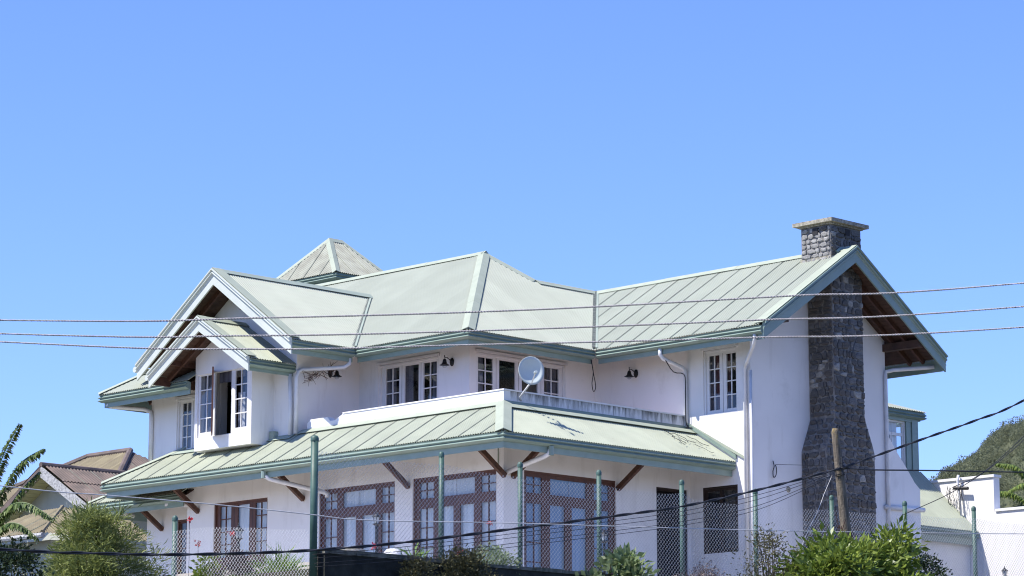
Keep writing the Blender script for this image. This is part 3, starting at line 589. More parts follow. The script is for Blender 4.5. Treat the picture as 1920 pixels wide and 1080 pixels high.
# ================================================================== chimney
ch = part('chimney')
cx0, cx1, cy0 = 9.79, 10.93, -1.20
b = B()
prof = [(9.45, -0.5), (9.45, 3.86), (9.53, 4.05), (9.79, 4.62), (9.79, 8.3), (10.93, 8.3), (10.93, 4.72), (11.20, 4.12), (11.28, 3.9), (11.28, -0.5)]
b.prism([(x, cy0, z) for x, z in prof], (0, 0.74, 0)); b.box((cx0, cy0, 8.3), (cx1, -0.3, 9.32)); b.build('shaft', 'mortar', ch)
b = B(); b.box((cx0 - 0.15, cy0 - 0.15, 9.33), (cx1 + 0.15, -0.15, 9.42)); b.box((cx0 - 0.05, cy0 - 0.05, 9.29), (cx1 + 0.05, -0.25, 9.33)); b.build('cap_slab', 'capstone', ch)
b = B(); b.prism([(cx0 - 0.02, cy0, 8.40), (cx0 - 0.02, -0.28, 8.40), (cx0 - 0.02, -0.28, 8.53), (cx0 - 0.02, cy0 - 0.01, 8.53)], (0.02, 0, 0)); b.build('base_flashing', 'capstone', ch)
b = B(); b.tube([(9.95, cy0 - 0.03, 8.62), (10.1, cy0 - 0.04, 8.72), (10.25, cy0 - 0.03, 8.75), (10.5, cy0 - 0.03, 8.66)], 0.05, 6); b.build('saddle_flashing', 'trim', ch)
for lo_, hi_ in (((cx0 - 0.05, -0.84, 9.08), (cx0 + 0.1, -0.68, 9.24)), ((10.30, cy0 - 0.05, 9.08), (10.46, cy0 + 0.1, 9.24))): b = B(); b.box(lo_, hi_); b.build('dark_vent_block', 'dark', ch)  # solid dark blocks stand in for the shaded vent openings
STV = []
for k in range(14):
    n = random.randint(5, 7); a0 = random.random() * 6.28; ring = []
    for i in range(n):
        t = a0 + 2 * math.pi * i / n + random.uniform(-0.22, 0.22); r = random.uniform(0.86, 1.08)
        c_, s_ = math.cos(t), math.sin(t); q = max(abs(c_), abs(s_)); ring.append((0.5 * r * c_ / q * 0.96, 0.5 * r * s_ / q * 0.96))
    vs = [(u, v, 0.0) for u, v in ring] + [(u * 0.94, v * 0.94, 0.75 + random.uniform(-.1, .1)) for u, v in ring] + [(u * 0.55, v * 0.55, 1.0) for u, v in ring]
    fs = [(i, (i + 1) % n, n + (i + 1) % n, n + i) for i in range(n)] + [(n + i, n + (i + 1) % n, 2 * n + (i + 1) % n, 2 * n + i) for i in range(n)] + [tuple(range(2 * n, 3 * n))]
    for mt in ('stone', 'stone2', 'stone3', 'stone4'):
        me = bpy.data.meshes.new('stone'); me.from_pydata(vs, [], fs); me.materials.append(M[mt]); me.update(); STV.append(me)
stones = []
def stones_on(axis, pos, a0f, z0, z1, rows_h=(0.08, 0.23), wr=(0.08, 0.34), light=0.25):
    z = z0
    while z < z1 - 0.08:
        h = min(random.uniform(*rows_h), z1 - z); lo, hi = a0f(z + h / 2); a = lo - random.uniform(0, 0.1)
        while a < hi - 0.03:
            w = random.uniform(*wr); a_ = max(a, lo); b_ = min(a + w, hi)
            if hi - b_ < 0.09: b_ = hi
            if b_ - a_ > 0.05:
                split = random.random() < 0.22 and h > 0.19
                for zz, hh in (((z, h * 0.5), (z + h * 0.5, h * 0.5)) if split else ((z, h),)):
                    stones.append((axis, pos, (a_ + b_) / 2, zz + hh / 2, b_ - a_ - random.uniform(0.0, 0.016), hh - random.uniform(0.0, 0.016), light))
            a = b_ if b_ < hi else hi
        z += h
def xr(z):
    if z < 3.86: return 9.45, 11.28
    if z < 4.62: t = (z - 3.86) / 0.76; return 9.45 + 0.34 * t, 11.28 - 0.35 * t
    return 9.79, 10.93
stones_on('y', cy0, xr, 0.9, 8.35, light=0.05)
stones_on('y', cy0, lambda z: (9.79, 10.93), 8.35, 9.27, light=0.05)
stones_on('x', cx0, lambda z: (-1.19, -0.48), 4.7, 8.3, light=0.05)
stones_on('x', cx0, lambda z: (-1.19, -0.31), 8.42, 9.27, rows_h=(0.10, 0.16), wr=(0.12, 0.27), light=0.95)  # sun on this face put into the colour: mostly lightened stones
stones_on('x', 9.45, lambda z: (-1.19, -0.48), 0.9, 3.84, light=0.05)
z_ = 3.86
while z_ < 4.6: stones_on('x', xr(z_ + 0.06)[0], lambda z: (-1.19, -0.48), z_, z_ + 0.13, rows_h=(0.13, 0.14), light=0.05); z_ += 0.13
stones.sort(key=lambda s: -(s[4] * s[5] * (1.0 if s[0] == 'y' else 0.95)))
sb = B()
for k, (axis, pos, a, z, w, h, light) in enumerate(stones):
    me = random.choice(STV[1::4] if random.random() < light else STV[random.choice((0, 0, 2, 3))::4]); d = random.uniform(0.018, 0.042); rot = random.choice((0, math.pi)); d *= 1.15
    # local x = along, local y = up, local z = outward
    if axis == 'y': mat = Matrix(((1, 0, 0, a), (0, 0, -1, pos), (0, 1, 0, z), (0, 0, 0, 1)))
    else: mat = Matrix(((0, 0, -1, pos), (-1, 0, 0, a), (0, 1, 0, z), (0, 0, 0, 1)))
    mw_ = mat @ Matrix.Rotation(rot + random.uniform(-.06, .06), 4, 'Z') @ Matrix.Diagonal((w, h, d, 1))
    if k < 300:
        o = bpy.data.objects.new('stone', me); o.matrix_local = mw_; link(o, ch); o.matrix_local = mw_
    else: sb.cur = {'dark_rubble_stone': 0, 'brownish_rubble_stone': 1, 'mid_grey_rubble_stone': 2, 'sunlit_rubble_stone': 3}[me.materials[0].name]; sb.add([mw_ @ v.co for v in me.vertices], [tuple(p.vertices) for p in me.polygons])
if sb.v: tag(sb.build('small_stones', ['stone', 'stone3', 'stone4', 'stone2'], ch), kind='stuff')

# ================================================================== bay window body
bay = part('bay_window')
wall('bay_wall', 'x', 0.66, 9.19, 11.34, 4.22, 6.0, [BW], th=0.12, extra=[[(9.19, 6.0), (9.19, 6.40), (10.30, 7.02), (11.34, 6.44), (11.34, 6.0)]], parent=bay)
wall('bay_wall', 'y', 9.19, 0.78, 1.35, 4.22, 6.40, th=0.12, parent=bay); wall('bay_wall', 'y', 11.22, 0.78, 1.35, 4.22, 6.40, th=0.12, parent=bay)
b = B(); b.box((0.66, 9.19, 4.14), (1.35, 11.34, 4.22)); b.build('bay_floor', 'wall', bay)
b = B(); b.box((1.2, 9.0, 4.0), (1.345, 9.17, 4.47)); b.build('step_flashing', 'capg', bay)
BAYLEAF = [(10.71, 11.19, 4.58, 5.97, 2, 4), (9.42, 9.86, 4.58, 5.97, 2, 4), (10.01, 10.63, 4.47, 6.045, 1, 1, 0)]
bw = window('window', 'x', 0.66, BW, BAYLEAF, 'wframe', cur=[(10.7, 11.2, 4.5, 6.0, 'curtain_d'), (9.4, 9.62, 4.5, 6.0, 'curtain_d'), (9.60, 9.88, 4.5, 5.45, 'curtain_l'), (10.0, 10.62, 5.75, 6.05, 'curtain_d')], d0=0.03)
b = B(); hx, hy_ = 0.65, 10.63; dl = Vector((-0.62, -0.78, 0)).normalized() * 0.58; pn = Vector((dl.y, -dl.x, 0)).normalized() * 0.04
q0 = Vector((hx, hy_, 0)); q1 = q0 + dl
for za, zb_, s0_, s1_ in ((4.46, 6.06, 0, 1),):
    a_ = q0 + dl * s0_; c_ = q0 + dl * s1_; b.prism([a_ + Vector((0, 0, za)), c_ + Vector((0, 0, za)), c_ + pn + Vector((0, 0, za)), a_ + pn + Vector((0, 0, za))], (0, 0, zb_ - za))
o = b.build('open_casement', 'bframe', bw); o['label'] = 'dark brown casement leaf swung open'

# ================================================================== windows and doors
window('window', 'x', 3.35, WU, [(6.99, 7.46, 4.2, 6.04, 2, 6), (6.31, 6.80, 4.2, 6.04, 1, 1), (5.68, 6.14, 4.2, 6.04, 2, 6)], 'wframe', cur=[(7.2, 7.5, 4, 6.1, 'curtain_d'), (6.6, 6.85, 4, 6.1, 'curtain_d'), (5.6, 5.9, 4, 6.1, 'curtain_d')], proud=True)
window('window', 'y', 4.5, SU, [(3.70, 4.19, 4.2, 6.05, 2, 6), (4.40, 4.94, 4.2, 6.05, 1, 1), (5.16, 5.70, 4.2, 6.05, 1, 1), (5.92, 6.42, 4.2, 6.05, 2, 6)], 'wframe', cur=[(3.65, 3.95, 4, 6.1, 'curtain_d'), (6.1, 6.5, 4, 6.1, 'curtain_d')], proud=True)
window('window', 'x', 7.63, WW, [(0.54, 0.86, 4.79, 6.09, 2, 4), (0.03, 0.33, 4.79, 6.09, 2, 4)], 'wframe', cur=[(0.30, 0.72, 4.7, 6.2, 'curtain_r'), (0.74, 0.95, 4.7, 6.2, 'curtain_d')], proud=True)
window('window', 'x', 1.35, NW, [(12.43, 12.77, 4.40, 5.54, 2, 4), (11.93, 12.27, 4.40, 5.54, 2, 4)], 'wframe', cur=[(11.9, 12.9, 4.3, 5.6, 'curtain_d')], proud=True)
def fw_(c, d): return [up(q, d) for q in c]
window('french_window', 'x', WX, G1, fw_([(10.49, 10.91, 1.53, 2.78, 2, 4), (9.80, 10.24, 1.53, 2.78, 1, 1), (9.15, 9.57, 1.53, 2.78, 2, 4)], DW), 'bframe', cur=[(9.5, 11.45, 0.1, 2.9, 'curtain_w')])
def fr(a, tz=(2.42, 2.78), lz=(0.45, 2.19)):
    p0, p1, p4, p5, m0, m1, q0, q1, q2, q3 = a
    return [(p0, p1, *tz, 2, 2), (m0, m1, *tz, 1, 1), (p4, p5, *tz, 2, 2), (p0, p1, *lz, 2, 4), (p4, p5, *lz, 2, 4), (q0, q1, *lz, 1, 1), (q2, q3, *lz, 1, 1)]
window('french_window', 'x', WX, F1, fw_(fr((6.61, 7.04, 4.59, 5.07, 5.27, 6.40, 5.95, 6.40, 5.28, 5.73)), DW), 'bframe', cur=[(5.0, 7.55, 0.1, 2.92, 'curtain_w')])
window('french_window', 'x', WX, F2, fw_(fr((3.33, 3.79, 1.33, 1.80, 2.0, 3.09, 2.68, 3.09, 2.03, 2.47)), DW), 'bframe', cur=[(1.7, 4.35, 0.1, 2.92, 'curtain_w')])
window('french_window', 'y', WX, F3, fw_(fr((1.76, 2.25, 3.94, 4.43, 2.52, 3.69, 2.51, 2.99, 3.21, 3.69)), DS), 'bframe', cur=[(2.1, 5.05, 0.1, 2.92, 'curtain_sky')])
window('shuttered_window', 'x', 7.63, LOW, [(0.56, 0.94, 1.53, 2.88, 1, 1), (0.08, 0.46, 1.53, 2.88, 1, 1)], 'dframe', cur=[(0.0, 1.0, 1.45, 2.95, 'dark')], d0=0.02)  # the curtain here is a dark sheet standing in for the dim room
window('doorway', 'y', WX, DOOR, [(6.51, 7.48, 0.02, 2.88, 1, 1, 0)], 'dframe')
window('door', 'x', 2.1, SD, [(13.25, 13.68, 1.4, 2.66, 2, 4), (12.78, 13.12, 1.4, 2.66, 2, 4)], 'bframe', cur=[(12.5, 13.8, 0.5, 2.7, 'curtain_d')])

# ---- timber brackets under the veranda eave
def bracket(axis, wallpos, a, zt_, zb_, out):
    b = B(); p = Vector(mp(axis, wallpos, a, zb_, -0.01)); q = Vector(mp(axis, wallpos, a, zt_, -out)); b.beam(p, q, 0.09, 0.11, (0, 0, 1))
    b.build('bracket', 'wood', H)
for a in (1.40, 4.50, 8.15, 12.1): bracket('x', WX, a, 3.46, 2.78, 1.0)
for a in (1.72, 5.12): bracket('y', WX, a, 3.46, 2.78, 1.0)
bracket('x', 2.1, 14.35, 3.15, 2.55, 0.88)
b = B(); b.beam((1.2, 1.2, 2.72), (0.35, 0.35, 3.45), 0.09, 0.1) if False else b.box((1.43, 1.60, 3.0), (1.45, 1.62, 4.0)); b.build('conduit', 'capg', H)

# ---- downpipes
def pipe(path, r=0.042, mat='pvc'):
    b = B(); b.tube(path, r, 9); return b.build('downpipe', mat, H, smooth=True)
pipe([(0.0 + .07, 7.98, 3.32), (0.07, 7.98, 3.22), (0.16, 7.88, 3.14), (1.33, 7.30, 2.88), (1.40, 7.26, 2.84), (1.40, 7.26, 2.76)], 0.055)
b = B(); b.tube([(0.065, 7.98, 3.32), (0.065, 7.98, 3.16)], 0.065, 9); b.build('gutter_outlet', 'trim', H)
pipe([(1.52, 0.07, 3.30), (1.50, 0.10, 3.16), (1.45, 0.2, 3.10), (1.5, 1.42, 2.86)], 0.055)
b = B(); b.tube([(1.52, 0.065, 3.32), (1.52, 0.065, 3.12)], 0.065, 9); b.build('gutter_outlet', 'trim', H)
pipe([(6.74, 1.55, 6.24), (6.74, 1.55, 6.10), (6.80, 1.53, 6.02), (7.45, 1.50, 5.87), (7.55, 1.50, 5.80), (7.57, 1.50, 5.70), (7.57, 1.50, 4.45)], 0.05)
pipe([(6.74, -1.35, 6.24), (6.74, -1.35, 6.12), (6.80, -1.28, 6.04), (7.50, -0.42, 5.72), (7.56, -0.34, 5.62), (7.56, -0.34, 0.0)], 0.045)
pipe([(7.58, -0.50, 5.60), (7.58, -0.50, -0.3)], 0.035)
pipe([(13.55, -1.35, 6.24), (12.9, -0.60, 6.18), (12.70, -0.51, 6.12), (12.68, -0.51, 6.0), (12.68, -0.51, -0.3)], 0.05)
pipe([(12.55, -0.505, 2.79), (14.1, -0.505, 2.83)], 0.06)
pipe([(1.6, 7.75, 6.22) if False else (2.35, 7.60, 6.20), (2.35, 7.60, 6.06), (2.25, 7.68, 5.98), (1.45, 8.28, 5.90), (1.36, 8.30, 5.84), (1.30, 8.30, 5.7), (1.30, 8.30, 4.35)], 0.05)
pipe([(1.26, 8.50, 5.80), (1.28, 8.48, 5.0), (1.28, 8.48, 4.33)], 0.05)
pipe([(0.55, 14.75, 5.64), (0.62, 14.7, 5.58), (1.2, 14.05, 5.50), (1.29, 13.9, 5.42), (1.29, 13.88, 5.3), (1.29, 13.88, 4.2)], 0.055)
pipe([(0.95, 11.50, 4.55), (0.95, 11.50, 4.15)], 0.06, 'wall')
pipe([(1.1, 13.0, 3.02), (2.05, 12.2, 2.98)], 0.06)
pipe([(1.13, 15.0, 2.96), (1.6, 14.9, 2.9)], 0.06)

# ---- green bay beyond the wing, upper floor
eb = part('east_bay')
ex0, ex1, ey0, ey1 = 12.76, 18.69, 3.02, 7.5
b = B()
for x_, y_ in ((ex1 - 0.26, ey0), (ex1 - 0.26, ey1 - 0.26)): b.box((x_, y_, 4.2), (x_ + 0.26, y_ + 0.26, 5.84))
b.box((ex1 - 0.48, ey0 + 0.03, 4.2), (ex1 - 0.27, ey0 + 0.2, 5.84))
b.box((ex0, ey0 + 0.01, 5.78), (ex1 - 0.01, ey0 + 0.2, 6.0)); b.box((ex1 - 0.2, ey0 + 0.2, 5.78), (ex1 - 0.01, ey1, 6.0)); b.box((ex0, ey1 - 0.2, 5.78), (ex1 - 0.2, ey1, 6.0))
b.build('bay_frame', 'trim', eb)
b = B(); b.box((ex0, ey0 - 0.04, 3.95), (ex1 + 0.06, ey1, 4.32)); b.build('bay_sill', 'trim', eb)
b = B(); b.box((ex0, ey0 + 0.1, -0.5), (ex1 - 0.1, ey1 - 0.1, 3.95)); b.build('wall', 'wall', eb)
slope(eb, (ex0, 2.9, 6.06), (1, 0, 0), unit((0, 1, 0.35)), [(0, 0), (18.92 - ex0, 0), (17.3 - ex0, 1.7), (0, 1.7)], 'roof', seam=False)
slope(eb, (18.92, 2.9, 6.06), (0, 1, 0), unit((-1, 0, 0.35)), [(0, 0), (4.7, 0), (4.7, 1.7), (1.7, 1.7)], 'roof', seam=False)
eave(eb, [(ex0, 2.9), (18.92, 2.9), (18.92, 7.6)], 6.05, 1, fdepth=0.22)
window('bay_glazing', 'y', ey0 + 0.05, (ex0, ex1 - 0.48, 4.32, 5.78), [(17.2, ex1 - 0.56, 5.46, 5.76, 1, 1), (17.70, ex1 - 0.56, 4.38, 5.38, 1, 1), (16.6, 17.62, 4.38, 5.38, 1, 1)], 'wframe', cur=[(ex0, 18.02, 4.32, 5.78, 'curtain_w')], parent=eb)
window('bay_glazing', 'x', ex1 - 0.2, (ey0 + 0.26, ey1 - 0.26, 4.32, 5.78), [(ey0 + 0.32, 5.1, 4.4, 5.72, 1, 1), (5.2, ey1 - 0.32, 4.4, 5.72, 1, 1)], 'wframe', parent=eb)
# sloping buttress wall that continues the gable wall
b = B(); b.prism([(x, -0.46, z) for x, z in ((12.745, -0.5), (14.03, -0.5), (14.03, 3.34), (13.82, 3.49), (13.51, 3.82), (13.10, 4.22), (12.745, 4.62))], (0, 0.25, 0)); b.build('buttress_wall', 'wall', H)
# vent disc and cable hooks on the gable wall
b = B(); b.lathe([(0.0, 0.02), (0.06, 0.02), (0.075, 0.0)], n=14); o = b.build('wall_vent', 'capstone', H); o.location = (8.93, -0.462, 2.93); o.rotation_euler = (math.radians(90), 0, 0)

# ================================================================== fittings on the house that are things of their own
def wall_lamp(loc, rz, label):
    t = empty('wall_lamp', loc, rz, label, 'lamp', 'bell-shaped wall lamps on the upper floor')
    t.scale = (0.8, 0.8, 0.8)
    b = B(); b.lathe([(0.0, 0.03), (0.05, 0.028), (0.10, 0.012), (0.105, 0.0)], n=14); o = b.build('back_plate', 'black', t, True); o.rotation_euler = (0, math.radians(-90), 0); o.scale = (1.25, 0.85, 1)
    b = B(); b.tube([(0, 0, -0.02), (-0.10, 0, 0.06), (-0.20, 0, 0.11), (-0.28, 0, 0.10), (-0.30, 0, 0.04)], 0.013, 6); b.tube([(-0.30, 0, 0.10), (-0.30, 0, 0.17)], 0.012, 6); b.build('arm', 'black', t)
    b = B(); b.lathe([(0.012, 0.06), (0.04, 0.05), (0.055, 0.01), (0.07, -0.06), (0.10, -0.10), (0.155, -0.125), (0.15, -0.13), (0.05, -0.06)], (-0.30, 0, 0), 14); b.build('shade', 'black', t, True)
    b = B(); b.lathe([(0.0, -0.21), (0.05, -0.195), (0.07, -0.15), (0.06, -0.10)], (-0.30, 0, 0), 12); b.build('globe', 'glass', t, True)
wall_lamp((3.34, 5.08, 5.94), 0, 'black bell wall lamp right of the white three-leaf balcony window')
wall_lamp((7.62, 3.13, 5.92), 0, 'black bell wall lamp on the balcony wall near the drainpipe, left of the red-curtained window')
wall_lamp((2.40, 8.34, 5.92), math.radians(90), 'black bell wall lamp under the gable gutter beside the dry twigs')

t = empty('satellite_dish', (2.05, 1.50, 4.55), 0, 'round grey satellite dish on a bent arm fixed to the parapet', 'satellite dish')
ax = Vector((-0.46, -0.87, 0.08)).normalized(); b = B(); vs = []; fs = []
uu = ax.cross(Vector((0, 0, 1))).normalized(); vv = uu.cross(ax); cen = Vector((-0.24, -0.52, 0.54)); RD = 0.30
for side in (0, 1):
    for i in range(6):
        rr = RD * i / 5
        for k in range(28):
            a = 2 * math.pi * k / 28; vs.append(cen + uu * rr * math.cos(a) + vv * rr * 1.08 * math.sin(a) + ax * (0.09 * (rr / RD) ** 2 - (0.012 if side else 0)))
for side in (0, 1):
    for i in range(5):
        for k in range(28):
            q = (side * 168 + i * 28 + k, side * 168 + i * 28 + (k + 1) % 28, side * 168 + (i + 1) * 28 + (k + 1) % 28, side * 168 + (i + 1) * 28 + k); fs.append(q if side == 0 else q[::-1])
for k in range(28): fs.append((140 + k, 140 + (k + 1) % 28, 168 + 140 + (k + 1) % 28, 168 + 140 + k))
b.add(vs, fs); b.build('reflector', 'dish', t, True)
b = B(); b.tube([(0.0, 0.0, -0.03), (-0.10, -0.05, 0.02), (-0.04, -0.30, 0.30), (-0.02, -0.36, 0.40), tuple(cen - ax * 0.04)], 0.022, 8); b.build('mast', 'galv', t, True)
b = B(); b.tube([tuple(cen - vv * 0.30 + ax * 0.05), tuple(cen + ax * 0.36 - vv * 0.12)], 0.014, 6); b.build('feed_arm', 'galv', t)
b = B(); b.tube([tuple(cen + ax * 0.33 - vv * 0.11), tuple(cen + ax * 0.43 - vv * 0.10)], 0.032, 8); b.build('receiver', 'dish', t)
b = B(); b.beam(tuple(cen - ax * 0.05 - uu * 0.06), tuple(cen - ax * 0.05 + uu * 0.06), 0.08, 0.10); b.build('clamp', 'black', t)

# dry twigs lodged behind the pipe
b = B(); rs = random.Random(3)
for k in range(70):
    p = Vector((1.95 - 0.62 * rs.random(), 8.22, 5.78 + 0.0)); tt = rs.random(); p = Vector((1.45 + 0.75 * tt, 8.20 - 0.35 * tt * 0.5, 5.62 + 0.42 * tt + rs.uniform(-0.06, 0.06)))
    d = Vector((rs.uniform(-1, 0.8), rs.uniform(-0.5, 0.3), rs.uniform(-0.6, 0.6))).normalized() * rs.uniform(0.08, 0.26)
    b.tube([p, p + d * 0.5 + Vector((0, 0, rs.uniform(-.02, .02))), p + d], [0.008, 0.006, 0.003], 3)
tag(b.build('dry_twigs', 'wood', origin=(1.8, 8.2, 5.8)), 'tangle of dry brown twigs caught on the white drainpipe under the gable', 'twigs')

def cord(name, pts, r, mat, label, cat, twist=0.0, group=None, n=6):
    b = B()
    # Catmull-Rom through the points
    P_ = [Vector(p) for p in pts]; P_ = [P_[0] * 2 - P_[1]] + P_ + [P_[-1] * 2 - P_[-2]]; path = []
    for i in range(1, len(P_) - 2):
        m = max(3, int((P_[i + 1] - P_[i]).length / (0.012 if twist > 50 else 0.06 if twist else 0.35)))
        for k in range(m):
            t = k / m; a, c, d, e = P_[i - 1:i + 3]
            path.append(0.5 * ((2 * c) + (d - a) * t + (2 * a - 5 * c + 4 * d - e) * t * t + (3 * c - a - 3 * d + e) * t ** 3))
    path.append(P_[-2])
    if twist:
        for ph in (0, math.pi):
            q = []
            L = 0
            for i, p in enumerate(path):
                if i: L += (p - path[i - 1]).length
                d = (path[min(i + 1, len(path) - 1)] - path[max(0, i - 1)]).normalized(); u = d.cross(Vector((0, 0, 1))).normalized(); w = u.cross(d)
                q.append(p + (u * math.cos(L * twist + ph) + w * math.sin(L * twist + ph)) * r * 0.55)
            b.tube(q, r * 0.6, 5)
    else: b.tube(path, r, n)
    o = path[len(path) // 2]
    return tag(b.build(name, mat, origin=tuple(o), smooth=True), label, cat, group)

# ================================================================== fence, retaining wall, pole
FY = -7.8
wl = B(); wl.prism([(-11.95, -7.95, -6.0), (9.5, -7.95, -6.0), (9.5, -7.62, -6.0), (-11.95, -7.62, -6.0)], (0, 0, 5.62))
rw = tag(wl.build('retaining_wall', 'mosswall', origin=(-2, -7.8, -6)), 'dark mossy retaining wall at the bottom below the fence', 'wall')
b = B(); x = -11.97; rs = random.Random(5)
while x < 9.4:
    w = rs.uniform(0.5, 0.8); h = 0.05 + rs.uniform(0, 0.03); b.prism([(x, -7.97, -0.38), (x + w - 0.01, -7.97, -0.38), (x + w - 0.01, -7.60, -0.38), (x, -7.60, -0.38)], (0, 0, h)); x += w
o = b.build('coping', 'coping', rw); o.location = (2, 7.8, 6)

def fence(name, label, A, Bp, posts, ztop_mesh, zbot, origin, cell=0.082):
    """posts: list of (distance along, ztop, radius)"""
    t = empty(name, origin, 0, label, 'fence'); A = Vector(A); Bp = Vector(Bp); D = (Bp - A); L = D.length; D /= L; O = Vector(origin)
    nrm = Vector((D.y, -D.x, 0))
    for s_, zt_, r in posts:
        p = A + D * s_; b = B(); b.tube([p + Vector((0, 0, zbot - 0.5)) - O, p + Vector((0, 0, zt_ - 0.03)) - O], r, 12)
        po = b.build('post', 'post', t, True)
        b = B(); b.lathe([(r * 1.12, -0.05), (r * 1.12, 0.0), (r * 0.8, 0.035), (0, 0.05)], p + Vector((0, 0, zt_ - 0.03)) - O, 12); b.build('cap', 'post', po, True)
    b = B(); rad = 0.0034
    def wire(p, q, r=rad):
        d = (q - p).normalized(); u = d.cross(nrm).normalized(); w = u.cross(d); k = []
        for e in (p, q):
            for a in (0.5, 2.6, 4.7): k.append(e + u * r * math.cos(a) + w * r * math.sin(a))
        b.add(k, [(0, 1, 4, 3), (1, 2, 5, 4), (2, 0, 3, 5)])
    n = int((L + 4) / cell)
    for fam in (1, -1):
        off = nrm * (0.004 * fam) + nrm * 0.05
        for k in range(-40, n + 40):
            # diagonal line s = k*cell + fam*(z-zbot) clipped to the panel with a wavy top edge
            zs = zbot; seg = 14; pts = []
            s0 = k * cell
            zhi = None
            z = zbot
            zt_ = max(ztop_mesh(min(max(s0 + fam * 1.5, 0), L)), zbot)
            for it in range(4): zt_ = ztop_mesh(min(max(s0 + fam * (zt_ - zbot), 0), L)) + 0.02
            za, zb = zbot, zt_
            sa, sb_ = s0, s0 + fam * (zt_ - zbot)
            lo, hi = min(sa, sb_), max(sa, sb_)
            if hi < 0 or lo > L: continue
            def cut(s_): return zbot + fam * (s_ - s0)
            p_s, q_s = sa, sb_
            p_z, q_z = za, zb
            if p_s < 0: p_s, p_z = 0, cut(0)
            if p_s > L: p_s, p_z = L, cut(L)
            if q_s < 0: q_s, q_z = 0, cut(0)
            if q_s > L: q_s, q_z = L, cut(L)
            if q_z - p_z < 0.05: continue
            RR = rad if fam == 1 else rad * 0.7
            wire(A + D * p_s + Vector((0, 0, p_z)) + off - O, A + D * q_s + Vector((0, 0, q_z)) + off - O, RR)
    tag(b.build('wire_mesh', 'galv', t), kind='stuff')
    return t
fx = [-12.07, -9.23, -7.34, -5.34, -3.11, -1.01, 1.30, 3.65, 6.00, 8.3]; fz = [1.52, 1.51, 1.50, 1.53, 1.54, 1.54, 1.60, 1.67, 1.74, 1.8]
keys = [(0, 1.27), (1.4, 1.27), (2.84, 1.29), (4.73, 1.22), (6.73, 1.27), (7.9, 1.22), (8.96, 1.29), (9.4, 1.18), (11.06, 1.24), (13.4, 1.30), (15.7, 1.40), (18.07, 1.48), (20.4, 1.5)]
def topf(s):
    for (a, za), (c, zc) in zip(keys, keys[1:]):
        if a <= s <= c: return za + (zc - za) * (s - a) / (c - a) - 0.03 * math.sin(math.pi * (s - a) / (c - a))
    return keys[-1][1]
fence('chain_link_fence', 'chain link fence with green posts along the mossy wall in front of the house', (-12.07, FY, 0), (8.3, FY, 0),
      [(x + 12.07, z, 0.062 if i == 0 else 0.045) for i, (x, z) in enumerate(zip(fx, fz))], topf, -0.33, (-2, FY, -0.33))
fence('chain_link_fence', 'lower chain link fence running back left from the tall corner post', (-12.07, -4.2, 0), (-12.07, FY + 0.05, 0),
      [(0.0, 0.48, 0.045)], lambda s: 0.20 - 0.03 * s + 0.03 * math.sin(s * 1.9) - (0.12 * max(0, (s - 2.2) / 1.3)), -1.9, (-12.07, -3.6, -1.9))

t = empty('utility_pole', (1.85, -8.15, -6.0), 0, 'leaning weathered wooden utility pole in front of the stone chimney', 'utility pole')
pp = [Vector((1.85, -8.15, -6.0)), Vector((1.60, -8.15, -1.5)), Vector((1.31, -8.15, 0.74)), Vector((1.17, -8.15, 1.7)), Vector((1.06, -8.15, 2.5)), Vector((1.015, -8.15, 2.80)), Vector((1.01, -8.15, 2.87))]
b = B(); b.tube([p - Vector((1.85, -8.15, -6.0)) for p in pp], [0.15, 0.125, 0.105, 0.092, 0.078, 0.074, 0.05], 12); b.build('shaft', 'polewood', t, True)
b = B(); rs = random.Random(9)
for k in range(9): z = 8.05 + rs.uniform(-0.12, 0.2); a = rs.uniform(0, 6.28); b.tube([(-0.72 + 0.10 * math.cos(a + i * 0.9), 0.10 * math.sin(a + i * 0.9), z + 0.02 * i) for i in range(6)], 0.009, 4)
b.tube([(-0.95, -0.05, 8.05), (-0.60, -0.12, 8.10)], 0.022, 6); b.tube([(-0.82, -0.14, 7.95), (-0.82, -0.14, 8.3)], 0.015, 5); b.build('cable_ties', 'cable', t)
b = B()
for k in range(26):
    z = rs.uniform(5.9, 7.0); p = Vector((-0.52 - 0.14 * (z - 6.5) + rs.uniform(-0.24, -0.1), rs.uniform(-0.2, 0.1), z)); b.tube([p, p + Vector((rs.uniform(-.1, .1), rs.uniform(-.1, .1), rs.uniform(.1, .35)))], 0.008, 3)
b.build('dry_vine', 'wood', t)

# power lines, each one a thing
def ext(pts, k=10):
    p = [Vector(q) for q in pts]; a = p[0] + (p[0] - p[1]).normalized() * k + Vector((0, 0, 0.3)); c = p[-1] + (p[-1] - p[-2]).normalized() * k + Vector((0, 0, 0.4)); return [a] + p + [c]
cord('power_line', ext([(-24.71, -17.22, 0.7), (-22.7, -19.24, 0.725), (-20.69, -21.27, 0.81), (-18.77, -23.23, 0.955), (-17.01, -25.03, 1.09)]), 0.0105, 'wire', 'topmost of the three twisted power lines across the picture', 'power line', 95, 'twisted power lines')
cord('power_line', ext([(-24.35, -16.7, 0.66), (-22.46, -18.6, 0.635), (-20.77, -20.29, 0.685), (-18.6, -22.49, 0.80), (-16.48, -24.66, 0.95)]), 0.0105, 'wire', 'middle of the three twisted power lines across the picture', 'power line', 95, 'twisted power lines')
cord('power_line', ext([(-24.0, -16.2, 0.67), (-21.97, -18.2, 0.59), (-20.3, -19.89, 0.635), (-18.12, -22.08, 0.715), (-15.96, -24.29, 0.83)]), 0.0105, 'wire', 'lowest of the three twisted power lines across the picture', 'power line', 95, 'twisted power lines')
